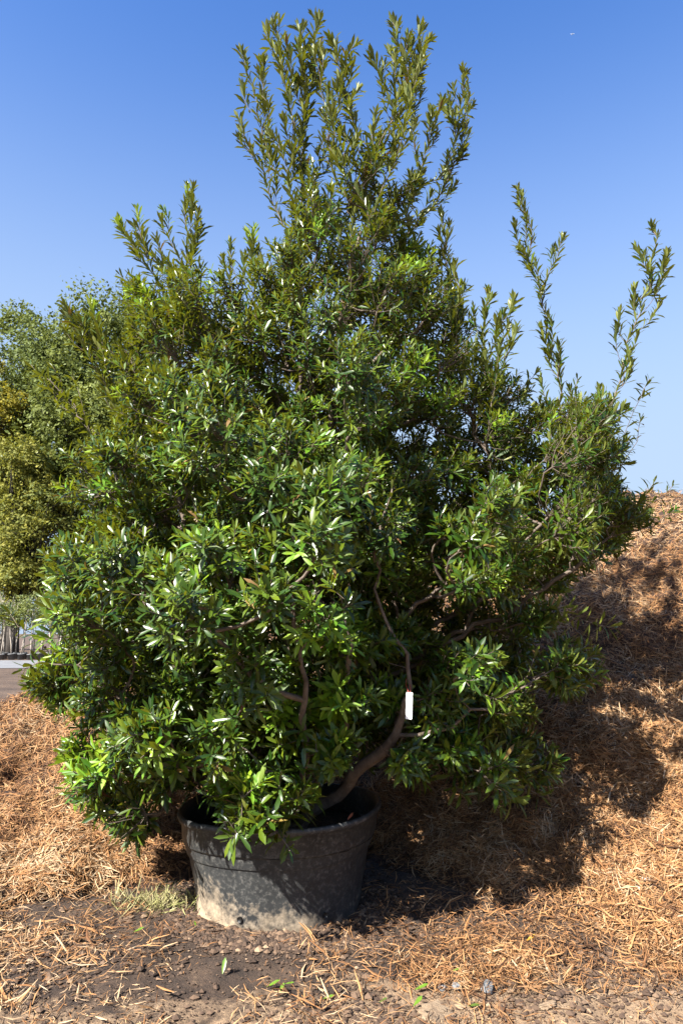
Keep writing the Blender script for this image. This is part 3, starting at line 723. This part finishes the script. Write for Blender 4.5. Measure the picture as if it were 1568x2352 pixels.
# pipe-model radii
NPn = np.array(node_p); par = np.array(node_par)
sup = np.zeros(len(par)); child = np.zeros(len(par), int)
for i in range(len(par)):
    if par[i] >= 0: child[par[i]] += 1
for i in range(len(par)-1, -1, -1):
    if child[i] == 0: sup[i] = 1.0
    if par[i] >= 0: sup[par[i]] += sup[i]
rad = 0.00085*np.power(np.maximum(sup, 1), 0.46)+0.0007
rad = np.minimum(rad, 0.026*np.where(np.array(node_stem) == 0, 1.0, np.interp(np.array(node_len), [0.2, 0.7], [0.9, 0.45])))
shrub = empty('potted_shrub', SB-np.array([0, 0, 0.0]), 'tall bushy evergreen shrub with glossy narrow leaves growing in the black pot', 'shrub')
for si in range(len(stems)):
    mb = MB()
    for ids, s_, kd in chains:
        if s_ != si: continue
        pp = NPn[ids]; r_ = np.minimum(rad[ids], 0.010 if si in (11, 12) else 1)
        if si == 0 and kd == 'stem': r_ = np.minimum(r_, np.interp(np.array(node_len)[ids], [0.75, 1.0], [0.03, 0.012]))
        if kd != 'stem': r_[0] = min(r_[0], r_[1]*1.15)
        if kd == 'stem' : r_ = np.maximum(r_, np.interp(np.linspace(0, 1, len(r_)), [0, .33, .5, 1], [0.031, 0.026, 0.010, 0.002]) if si == 0 else np.linspace(0.010, 0.002, len(r_)))
        mb.tube(pp-SB, r_, 7 if kd == 'stem' else (5 if kd == 'leader' else 4), cap=kd != 'twig')
    mb.build('stem', M['bark'] if True else M['twig'], shrub)

# leaves
lo_o = []; lo_t = []; lo_n = []; lo_L = []; lo_w = []; lo_tint = []; lo_y = []; lo_dr = []
young = [(570,1800,42),(745,1640,40),(790,1440,55),(985,850,50),(960,580,35),(190,1750,50),(95,1500,42),(315,670,25),(310,480,16),(278,512,14),(372,478,14),(572,535,18),(425,420,20),(650,1640,28),(1090,1700,28),(745,520,35),(470,640,25),(1010,900,30),(700,1470,25),(220,700,20),(540,1800,25),(770,1600,40),(1160,960,20),(1130,860,20),(890,1560,22)]
GA = 2.39996
for pts, ll, style in shoots:
    s = np.concatenate([[0], np.cumsum(np.linalg.norm(np.diff(pts, axis=0), axis=1))]); tot = s[-1]
    ll = min(ll, tot*0.92)
    tall = style == 'tall'
    u = []; q = 0.0
    while q < ll:
        u.append(q)
        q += (0.0055+0.0085*min(1, q/0.10)) * (1.0 if not tall else 0.66) * rng.uniform(0.6, 1.4)
    u = np.array(u); n = len(u)
    pos = tot-u
    o = np.stack([np.interp(pos, s, pts[:, k]) for k in range(3)], -1)
    o2 = np.stack([np.interp(np.minimum(pos+0.02, tot), s, pts[:, k]) for k in range(3)], -1)
    o1 = np.stack([np.interp(pos-0.02, s, pts[:, k]) for k in range(3)], -1)
    ax = nrm(o2-o1)
    ref = nrm(np.cross(ax, np.array([0.3, 0.2, 1.0]) if abs(ax[0][2]) < .9 else np.array([1.0, 0.1, 0])))
    ref2 = np.cross(ax, ref)
    ph = rng.uniform(0, 6.28)+np.arange(n)*GA+rng.normal(0, 0.2, n)
    rd = np.cos(ph)[:, None]*ref+np.sin(ph)[:, None]*ref2
    f = np.clip(u/(0.12 if tall else 0.075), 0, 1)
    a = np.radians((np.where(tall, 20, 36)+f*np.where(tall, 18, 44))+rng.normal(0, 8, n))
    t = ax*np.cos(a)[:, None]+rd*np.sin(a)[:, None]
    t = nrm(t+np.array([0, 0, 1.0])*rng.normal(0.06, 0.12, (n, 1)))
    nn = ax*np.sin(a)[:, None]-rd*np.cos(a)[:, None]
    nn = nrm(nn+np.array([0, 0, 0.4 if not tall else 0.15])+S*(0.35 if not tall else 0.1)+rng.normal(0, 0.16, (n, 3)))
    nn = nrm(nn-t*np.sum(nn*t, -1, keepdims=True))
    sc = rng.uniform(0.82, 1.15)
    Lf = np.where(tall, 0.067, np.interp(pts[-1][2], [0.6, 1.3, 2.4], [0.082, 0.068, 0.058]))*sc*(0.55+0.45*np.clip(u/0.03+0.15, 0, 1))*rng.uniform(0.75, 1.18, n)
    px_, py_ = project(pts[-1])
    yg = any((px_-a_)**2+(py_-b_)**2 < c_*c_ for a_, b_, c_ in young) and pts[-1][1] < 3.75
    if (not yg) and rng.random() < 0.05 and pts[-1][2] < 2.4: yg = True
    bt = rng.normal(0, 0.18)
    lo_o.append(o); lo_t.append(t); lo_n.append(nn); lo_L.append(Lf)
    lo_w.append(Lf*rng.uniform(0.19, 0.275, n)*(0.98 if tall else 1.0))
    lo_tint.append(np.clip(0.48+bt+rng.normal(0, 0.22, n)+(0.12 if tall else 0)+0.30*np.exp(-u/0.02), 0, 1))
    lo_y.append(np.full(n, yg) & (u < 0.11)); lo_dr.append(rng.normal(0.12, 0.19, n))
O = np.concatenate(lo_o); T = np.concatenate(lo_t); NN = np.concatenate(lo_n); LL = np.concatenate(lo_L); WW = np.concatenate(lo_w)
TI = np.concatenate(lo_tint); YG = np.concatenate(lo_y); DR = np.concatenate(lo_dr)
TAGP = P(940, 1590, 2.90); tc_ = TAGP-np.array([0, 0, .05])
rel = O+T*LL[:, None]*.5-tc_; al = rel@S; gapd = np.linalg.norm(rel-al[:, None]*S, axis=1)
lx, ly = project(O+T*LL[:, None]*.5)
cut = ((gapd < 0.055) & (al > -.03)) | ((np.abs(lx-940) < 26) & (np.abs(ly-1620) < 56) & (O[:, 1] < 2.97))
for (ax_, ay_), (bx_, by_) in (((760,1830),(830,1770)), ((830,1770),(900,1690)), ((900,1690),(930,1640))):
    ab = np.array([bx_-ax_, by_-ay_], float); tt_ = np.clip(((lx-ax_)*ab[0]+(ly-ay_)*ab[1])/(ab@ab), 0, 1)
    cut |= (np.hypot(lx-ax_-ab[0]*tt_, ly-ay_-ab[1]*tt_) < 30) & (O[:, 1] < 3.3)
pr_ = PC+np.array([-.30, -.22, .10]); rl = O+T*LL[:, None]*.5-pr_; a2 = rl@S; g2 = np.linalg.norm(rl-a2[:, None]*S, axis=1)
cut |= (g2 < 0.12) & (a2 > 0) & (rng.random(len(O)) < 0.85)
pr_ = PC+np.array([.10, -.38, .12]); rl = O+T*LL[:, None]*.5-pr_; a2 = rl@S; g2 = np.linalg.norm(rl-a2[:, None]*S, axis=1)
cut |= (g2 < 0.10) & (a2 > 0) & (rng.random(len(O)) < 0.55)
inpot = cut | (np.hypot(O[:, 0]-PC[0], O[:, 1]-PC[1]) < 0.47) & (O[:, 2] < 0.42)
def leaf_mesh(name, O, T, NN, LL, WW, TI, DR, fold=0.16):
    B = np.cross(T, NN); rows = []
    for s_, w_ in ((0.0, 0.10), (0.36, 0.78), (0.74, 0.95), (1.0, 0.0)):
        c = O+T*(LL*s_)[:, None]-NN*(LL*DR*s_*s_)[:, None]
        wv = (WW*w_*0.5)[:, None]
        if w_ == 0.0: rows.append(c)
        elif s_ == 0.0: rows += [c-B*wv, c+B*wv]
        else: rows += [c-B*wv+NN*wv*fold*2, c, c+B*wv+NN*wv*fold*2]
    V = np.stack(rows, 1)
    tpl = [(0, 1, 3), (0, 3, 2), (1, 4, 3), (2, 3, 6, 5), (3, 4, 7, 6), (5, 6, 8), (6, 7, 8)]
    return mesh_tpl(name, V, tpl, {'tint': TI})
WL = (rng.random(len(O)) < 0.006) & ~YG & ~inpot
DR = np.where(WL, 0.45, DR)
K[0] = 0.7
M['withered'] = leaf_mat('withered_leaf', [(0.12, 0.05, 0.02), (0.22, 0.13, 0.04), (0.36, 0.27, 0.05)], [(0.14, 0.07, 0.03), (0.22, 0.14, 0.05), (0.34, 0.26, 0.06)], 0.5, 0.2, (0.3, 0.18, 0.03), 0.3)
for nm, sel, mt_ in (('withered_leaves', WL, M['withered']), ('foliage', ~YG & ~inpot & ~WL, M['leaf']), ('young_leaves', YG & ~inpot, M['young'])):
    o_ = link(nm, leaf_mesh(nm, O[sel]-SB, T[sel], NN[sel], LL[sel], WW[sel], TI[sel], DR[sel]), mt_, shrub)
    if nm == 'withered_leaves': o_['label'] = 'few brown and yellowed leaves scattered through the crown'
    if nm == 'young_leaves': o_['label'] = 'bright lime green new leaves at the shoot tips'
print('shoots', len(shoots), 'leaves', len(O))

# ------------------------------------------------------------------ plant tag
tp = TAGP
tg = empty('plant_tag', tp, 'blank white plastic plant tag hanging from the shrub stem', 'tag')
b = MB(); w = 0.0130; hh = 0.105; z0 = 0.0
for yy in (-0.0006, 0.0006): pass
out = [(-w+.003, 0), (w-.003, 0), (w, -.003), (w, -hh+.003), (w-.003, -hh), (-w+.003, -hh), (-w, -hh+.003), (-w, -.003)]
b.add([(x, -0.0007+0.004*(z/hh)**2, z) for x, z in out]+[(x, 0.0007+0.004*(z/hh)**2, z) for x, z in out], [tuple(range(8)), tuple(range(15, 7, -1))]+[(i, i+8, (i+1) % 8+8, (i+1) % 8) for i in range(8)])
lab = b.build('tag_strip', M['tag'], tg, smooth=False); lab.rotation_euler = (R(-6), R(2), R(-14))
b = MB(); b.tube([(0, -0.004, -0.012), (-0.006, -0.003, 0.004), (-0.012, 0.03, 0.03), (-0.004, 0.1, 0.045), (0.008, 0.16, 0.04), (0.012, 0.1, 0.03), (0.004, 0.004, 0.004), (0, 0.003, -0.012)], [0.0016]*8, 5)
b.build('tie', M['tie'], tg)

# ------------------------------------------------------------------ trees beyond
def crown_mesh(name, lobes, size, count, tintf, seed):
    r2 = np.random.default_rng(seed)
    lob = np.array(lobes, float)          # x,y,z,rx,ry,rz
    vol = lob[:, 3]*lob[:, 4]*lob[:, 5]; pr = vol**0.8; pr /= pr.sum()
    k = r2.choice(len(lob), count, p=pr)
    d = nrm(r2.normal(size=(count, 3))); rr = r2.random(count)**0.45
    rr = np.where(r2.random(count) < .3, rr*r2.uniform(1.0, 1.28, count), rr)
    p = lob[k, :3]+d*lob[k, 3:]*rr[:, None]
    p += np.stack([fbm(p[:, 2]*1.5, p[:, 0]*1.5, 3, seed+i) for i in range(3)], -1)*1.8
    t = nrm(r2.normal(size=(count, 3))+np.array([0, 0, -0.35])); nn = nrm(d+np.array([0, 0, 0.6])+r2.normal(0, 0.6, (count, 3)))
    nn = nrm(nn-t*np.sum(t*nn, -1, keepdims=True)); B = np.cross(t, nn)
    L = (size*r2.uniform(0.6, 1.4, count))[:, None]
    V = np.stack([p, p+t*L*.45-B*L*.28, p+t*L+nn*L*.1, p+t*L*.5+B*L*.28], 1)
    ti = np.clip(tintf(p, k)+r2.normal(0, 0.15, count), 0, 1)
    return mesh_tpl(name, V, [(0, 1, 2, 3)], {'tint': ti}, smooth=False)
def tree(name, label, cx, top, bot, wpx, Y, mat, seed, cat='tree', count=40000, size=0.24, trunk=0.36, group='trees beyond the mulch mound', nl=46, tbias=0.5):
    r2 = np.random.default_rng(seed)
    base = P(cx, 1500, Y); base[2] = 0
    zt = P(cx, top, Y)[2]; zb = P(cx, bot, Y)[2]; w = wpx/FPX*Y/2
    root = empty(name, base, label, cat, group)
    lobes = []
    hz = (zt-zb)/2; zc = (zt+zb)/2
    for i in range(nl):
        d = nrm(r2.normal(size=3)); rr = r2.random()**0.4*0.78
        env = 1.0-0.25*max(0, d[2])*rr
        c = np.array([d[0]*w*rr*env, d[1]*w*rr*env, zc+d[2]*hz*rr])
        s = r2.uniform(0.10, 0.34)*min(w, hz)
        lobes.append((*c, s*1.15, s*1.15, s*0.85))
    tl = r2.normal(0, 0.13, nl)
    cm = crown_mesh('crown', lobes, size, count, lambda p, k: tbias+tl[k], seed)
    tb = MB()
    n = 7; zz = np.linspace(-0.2, zb+hz*1.1, n)
    ctr = np.stack([np.cumsum(r2.normal(0, 0.12, n)), np.cumsum(r2.normal(0, 0.12, n)), zz], -1); ctr -= np.array([ctr[0][0], ctr[0][1], 0])
    tb.tube(ctr, np.linspace(trunk, trunk*0.35, n), 9)
    for i in range(16):
        lb = np.array(lobes[i*2 % nl][:3]); j = r2.integers(2, n-1); s0 = ctr[j]
        m = s0*0.5+lb*0.5+np.array([0, 0, 0.25*hz*.3])
        t = np.linspace(0, 1, 6)[:, None]; tb.tube((1-t)**2*s0+2*t*(1-t)*m+t*t*lb, np.linspace(trunk*.38, .025, 6), 5, cap=False)
        for q in range(3):
            l2 = lb+r2.normal(0, 1, 3)*np.array([.9, .9, .7])
            tb.tube([m, (m+l2)/2+r2.normal(0, .15, 3), l2], [.05, .035, .012], 4, cap=False)
    tb.build('trunk', M['tree_bark'], root)
    link('crown', cm, mat, root)
    return root
tree('broadleaf_tree', 'tallest rounded green tree behind the left of the shrub', 205, 595, 1440, 520, 42, M['tree_leaf'], 101, count=90000, nl=130)
tree('broadleaf_tree', 'green tree just left of the tallest one, with lower rounded crown', 10, 625, 1440, 380, 45, M['tree_leaf'], 102, count=60000, nl=100)
tree('broadleaf_tree', 'yellow leaved autumn tree at the left edge of the view', -95, 740, 1400, 280, 40, M['tree_yellow'], 103, count=40000, size=0.18, tbias=.45)
tree('broadleaf_tree', 'olive and yellow tree in front of the tall green trees, lower left', 30, 960, 1430, 300, 38, M['tree_olive'], 104, count=36000, size=0.19, tbias=.68, nl=90)
tree('broadleaf_tree', 'mid height green tree half hidden behind the left side of the shrub', 400, 800, 1430, 300, 43, M['tree_leaf'], 105, count=24000)
tree('broadleaf_tree', 'lower yellowing tree seen through the middle of the shrub', 580, 860, 1430, 300, 41, M['tree_olive'], 106, count=44000, tbias=.4, nl=70)
tree('broadleaf_tree', 'dark green tree low behind the sapling rows', 150, 1180, 1440, 260, 52, M['tree_leaf'], 107, count=16000, tbias=.2)
tree('broadleaf_tree', 'dark broad tree past the left edge behind the saplings', -60, 1150, 1430, 220, 50, M['tree_leaf'], 108, count=14000, tbias=.2)
tree('autumn_shrub', 'bright yellow shrub showing between the shrub leaves above the shed', 305, 1255, 1375, 70, 22, M['tree_yellow'], 109, cat='shrub', count=2600, size=0.13, trunk=0.06, nl=14, tbias=.85, group='small shrubs behind the mound')

# ------------------------------------------------------------------ nursery saplings, road, shed
rb = MB(); 
rb.add([(-60, 24.5, 0.012), (6, 24.5, 0.012), (6, 31.6, 0.012), (-60, 31.6, 0.012)], [(0, 1, 2, 3)])
tag(rb.build('road', M['road']), 'pale grey gravel road in front of the sapling rows', 'road', kind='structure')
def sapling_proto(seed):
    r2 = np.random.default_rng(seed)
    pm = MB(); pm.lathe([(0.001, 0), (0.15, 0), (0.17, 0.27), (0.185, 0.27), (0.185, 0.31), (0.165, 0.31), (0.16, 0.27), (0.001, 0.27)], 16)
    tm = MB(); n = 6; c = np.stack([np.cumsum(r2.normal(0, .02, n)), np.cumsum(r2.normal(0, .02, n)), np.linspace(.25, 2.7, n)], -1)
    tm.tube(c, np.linspace(0.036, 0.012, n), 6)
    for i in range(7):
        j = r2.integers(3, n); d = nrm(r2.normal(size=3)+np.array([0, 0, 1.2]))*r2.uniform(.3, .6); tm.tube([c[j], c[j]+d*.6, c[j]+d], [.012, .008, .004], 4, cap=False)
    lobes = [(*(np.array([0, 0, r2.uniform(1.9, 3.0)])+r2.normal(0, .16, 3)), .28, .28, .24) for i in range(8)]
    cm = crown_mesh('crown', lobes, 0.10, 420, lambda p, k: 0.5, seed)
    return pm, tm, cm
protos = []
for q in range(3):
    pm, tm, cm = sapling_proto(300+q)
    root = empty('young_tree', (0, 0, 0), 'x', 'young tree')
    parts = [pm.build('pot', M['grey_pot'], root), tm.build('trunk', M['pale_bark'], root), link('crown', cm, M['sapling_leaf'], root)]
    protos.append((root, parts))
rowlab = ['pale trunked young tree in a grey pot, front row beyond the grey road', 'pale trunked young tree in the second row beyond the grey road', 'pale trunked young tree in the third row beyond the grey road']
used = [False]*3; r2 = np.random.default_rng(5)
for row, Y in enumerate((32.6, 33.5, 34.4)):
    for i in range(15):
        x = P(-75, 1500, Y)[0]+i*0.42+r2.normal(0, .05)+row*0.14
        kq = int(r2.integers(0, 3)); root, parts = protos[kq]
        if used[kq]:
            ro = root.copy(); COL.objects.link(ro)
            for p_ in parts:
                c_ = p_.copy(); COL.objects.link(c_); c_.parent = ro
        else: ro = root; used[kq] = True
        ro.location = (x, Y+r2.normal(0, .05), 0); s_ = r2.uniform(.82, 1.06); ro.scale = (s_, s_, s_); ro.rotation_euler = (r2.normal(0, .02), r2.normal(0, .025), r2.uniform(0, 6.28))
        ro['label'] = rowlab[row]; ro['category'] = 'young tree'; ro['group'] = 'rows of potted young trees'

sp = P(300, 1440, 40); sp[2] = 0
shed = empty('shed', sp, 'low white shed with a grey roof behind the left of the shrub', 'shed')
b = MB(); b.box((0, 0, 0.72), (3.2, 2.6, 1.44)); b.build('wall', M['white_paint'], shed, False)
b = MB(); zt = 1.46
b.add([(-1.8, -1.5, zt), (1.8, -1.5, zt), (1.8, 1.5, zt), (-1.8, 1.5, zt), (-1.8, 0, zt+.42), (1.8, 0, zt+.42)], [(0, 1, 5, 4), (2, 3, 4, 5), (0, 4, 3), (1, 2, 5), (0, 3, 2, 1)]); b.build('roof', M['roof'], shed, False)
b = MB(); b.box((0, -1.515, zt-.09), (3.62, 0.03, 0.2)); b.build('fascia', M['white_paint'], shed, False)
b = MB(); b.box((-.8, -1.32, .85), (.7, .04, .6)); b.build('window', M['glass'], shed, False)
b = MB(); b.box((.8, -1.32, .62), (.8, .04, 1.2)); b.build('door', M['grey_pot'], shed, False)

# ------------------------------------------------------------------ small things on the ground
def fallen_leaf(px, py, L, rotz, tilt, mat, label, cat='leaf', group='fallen leaves on the soil'):
    p0 = hit(np.array([px]), np.array([py]))[0]
    me = leaf_mesh('fallen_leaf', np.array([[-L/2, 0, 0]]), np.array([[1.0, 0, 0]]), np.array([[0, 0, 1.0]]), np.array([L*.8]), np.array([L*.26]), np.array([.5]), np.array([-.15]))
    o = link('fallen_leaf', me, mat)
    o.location = (p0[0], p0[1], p0[2]+0.012+abs(math.sin(tilt))*L*.45); o.rotation_euler = (0.15, -tilt, rotz)
    tag(o, label, cat, group); return o
FL = [
 (515,2238,.062,1.4,.9,'green_fallen','bright green fallen leaf standing on edge in the dark soil below the pot'),
 (322,2146,.055,.4,.15,'green_fallen','green fallen leaf lying left of the pot base'),
 (447,2130,.035,2.0,.2,'green_fallen','small green leaf against the left foot of the pot'),
 (632,2272,.06,.3,.2,'green_fallen','left leaf of the green trio fallen below the pot'),
 (648,2282,.05,1.2,.3,'green_fallen','lowest leaf of the green trio fallen below the pot'),
 (668,2270,.045,-.3,.1,'green_fallen','right leaf of the green trio fallen below the pot'),
 (758,2302,.05,.1,.1,'green_fallen','thin yellow green leaf on the edge of the sandy soil'),
 (882,2308,.04,.5,.1,'dull_fallen','small dull leaf on the sandy soil near the bottom centre'),
 (972,2281,.065,.1,.2,'green_fallen','broad green fallen leaf on sand left of the grey stones'),
 (962,2312,.06,.8,.2,'green_fallen','green leaf leaning on the sandy clod'),
 (1051,2243,.055,-.4,.3,'green_fallen','single green leaf on the mulch litter above the grey stones'),
 (1095,2322,.06,-.2,.1,'dull_fallen','dark olive leaf on sand at the bottom right of the clod'),
 (1222,2166,.06,.4,.25,'orange_leaf','orange fallen leaf on the straw coloured mulch'),
]
for px, py, L_, rz, tl, mk, lb in FL: fallen_leaf(px, py, L_, rz, tl, M[mk], lb)
o = fallen_leaf(440, 2000, .05, 1.2, .5, M['red_leaf'], 'curled orange red leaf on the front edge of the potting soil', group='fallen leaves in the pot')
pz = P(806, 1888, 3.10); o.location = (pz[0], pz[1], 0.425); o.rotation_euler = (.3, -.5, .8)
def stone(px, py, s, mat, label, group, seed, flat=1.0):
    p0 = hit(np.array([px]), np.array([py]))[0]; r2 = np.random.default_rng(seed)
    import bmesh
    bm = bmesh.new(); bmesh.ops.create_icosphere(bm, subdivisions=3, radius=1)
    ph = r2.uniform(0, 6, 6); ax = r2.uniform(.7, 1.2, 3)*np.array([1, .85, .6])
    cuts = nrm(r2.normal(size=(7, 3))); cd = r2.uniform(.62, .9, 7)
    for v in bm.verts:
        c = np.array(v.co)
        for q, dd in zip(cuts, cd):
            e_ = c@q-dd
            if e_ > 0: c = c-q*e_*.85
        k = 1+.06*math.sin(4*c[0]+ph[0])+.06*math.sin(5*c[1]+ph[1])+.04*math.sin(7*c[2]+ph[2])
        if flat < 1: k += 0.22*math.sin(9*c[0]+ph[3])*math.sin(8*c[1]+ph[4])+0.12*math.sin(19*c[0]+ph[5])*math.sin(17*c[1]+ph[1])
        v.co = c*k*ax*s*np.array([1, 1, flat])
    me = bpy.data.meshes.new('stone'); bm.to_mesh(me); bm.free()
    o = link('stone', me, mat, None, (p0[0], p0[1], p0[2]+s*(.28 if flat == 1 else .05))); o.rotation_euler = (r2.normal(0, .2), r2.normal(0, .2), r2.uniform(0, 6))
    tag(o, label, 'stone', group)
WG = 'white stones on the mulch'; GG = 'grey stones on the sandy soil'
stone(1486, 2024, .026, M['white_stone'], 'uppermost white stone of the cluster on the right mulch', WG, 1)
stone(1470, 2046, .028, M['white_stone'], 'middle and biggest white stone of the cluster on the right mulch', WG, 2)
stone(1461, 2058, .022, M['white_stone'], 'lowest left white stone of the cluster on the right mulch', WG, 3)
stone(1482, 2062, .028, M['clod'], 'tan stone beside the white stones on the right mulch', WG, 4)
stone(1120, 2276, .038, M['grey_stone'], 'largest grey stone lying at the edge of the sand', GG, 5)
stone(1048, 2270, .022, M['grey_stone'], 'small grey stone left of the largest grey one', GG, 6)
stone(1016, 2274, .020, M['grey_stone'], 'smallest grey stone in the row, farthest left', GG, 7)
stone(405, 1882, .022, M['white_stone'], 'lone white stone on the mulch left of the pot rim', WG, 8)
stone(1000, 2332, .06, M['clod'], 'lump of tan sand at the bottom edge below the grey stones', 'sand lumps', 9, 0.5)
stone(1255, 2310, .03, M['clod'], 'small tan sand lump near the bottom right', 'sand lumps', 10, 0.5)

# dry grass tuft left of the pot
gp = hit(np.array([372.0]), np.array([2085.0]))[0]
gt = 260; r2 = np.random.default_rng(77)
go = np.stack([r2.normal(0, .11, gt), r2.normal(0, .04, gt), np.zeros(gt)], -1)
go[:, 2] = surf_z(go[:, 0]+gp[0], go[:, 1]+gp[1])-gp[2]
gd = nrm(np.stack([r2.normal(0, .6, gt), r2.normal(0, .5, gt), r2.uniform(.35, 1.1, gt)], -1))
gn = nrm(np.cross(gd, r2.normal(size=(gt, 3))))
gl = r2.uniform(.04, .12, gt)
mg = leaf_mat('dry_grass', [(0.30, 0.32, 0.09), (0.48, 0.43, 0.2), (0.6, 0.52, 0.3)], [(0.3, 0.32, 0.09), (0.48, 0.43, 0.2), (0.6, 0.52, 0.3)], 0.6, .2, (.4, .38, .1))
tag(link('grass_tuft', leaf_mesh('grass_tuft', go, gd, gn, gl, np.full(gt, .004), r2.random(gt), r2.normal(.4, .2, gt)), mg, None, gp), 'pale dry grass tuft growing beside the left of the pot', 'grass')

# ------------------------------------------------------------------ far aircraft
ap = P(1314, 78, 6000)
pl = empty('airplane', ap, 'tiny white airplane far up in the blue sky', 'airplane')
b = MB(); b.tube([(-20, 0, -3), (-16, 0, -2.4), (-5, 0, -.8), (8, 0, 1.2), (16, 0, 2.5), (20, 0, 3.0)], [.6, 1.8, 2.4, 2.4, 1.8, .3], 10); b.build('fuselage', M['plane'], pl)
b = MB()
for sg in (-1, 1):
    b.add([(-3, 0, -.8), (4, 0, .3), (-3, sg*17, 0), (-6, sg*17, -.4)] + [(-3, 0, -1.3), (4, 0, -.2), (-3, sg*17, -.3), (-6, sg*17, -.7)], [(0, 1, 2, 3), (7, 6, 5, 4), (0, 4, 5, 1), (1, 5, 6, 2), (2, 6, 7, 3), (3, 7, 4, 0)])
b.build('wing', M['plane'], pl, False)
b = MB(); b.add([(-14, -.2, -.5), (-18, -.2, -1.2), (-20, -.2, 4), (-18, -.2, 4), (-14, .2, -.5), (-18, .2, -1.2), (-20, .2, 4), (-18, .2, 4)], [(0, 1, 2, 3), (7, 6, 5, 4), (0, 4, 5, 1), (1, 5, 6, 2), (2, 6, 7, 3), (3, 7, 4, 0)])
b.build('tail_fin', M['plane'], pl, False)
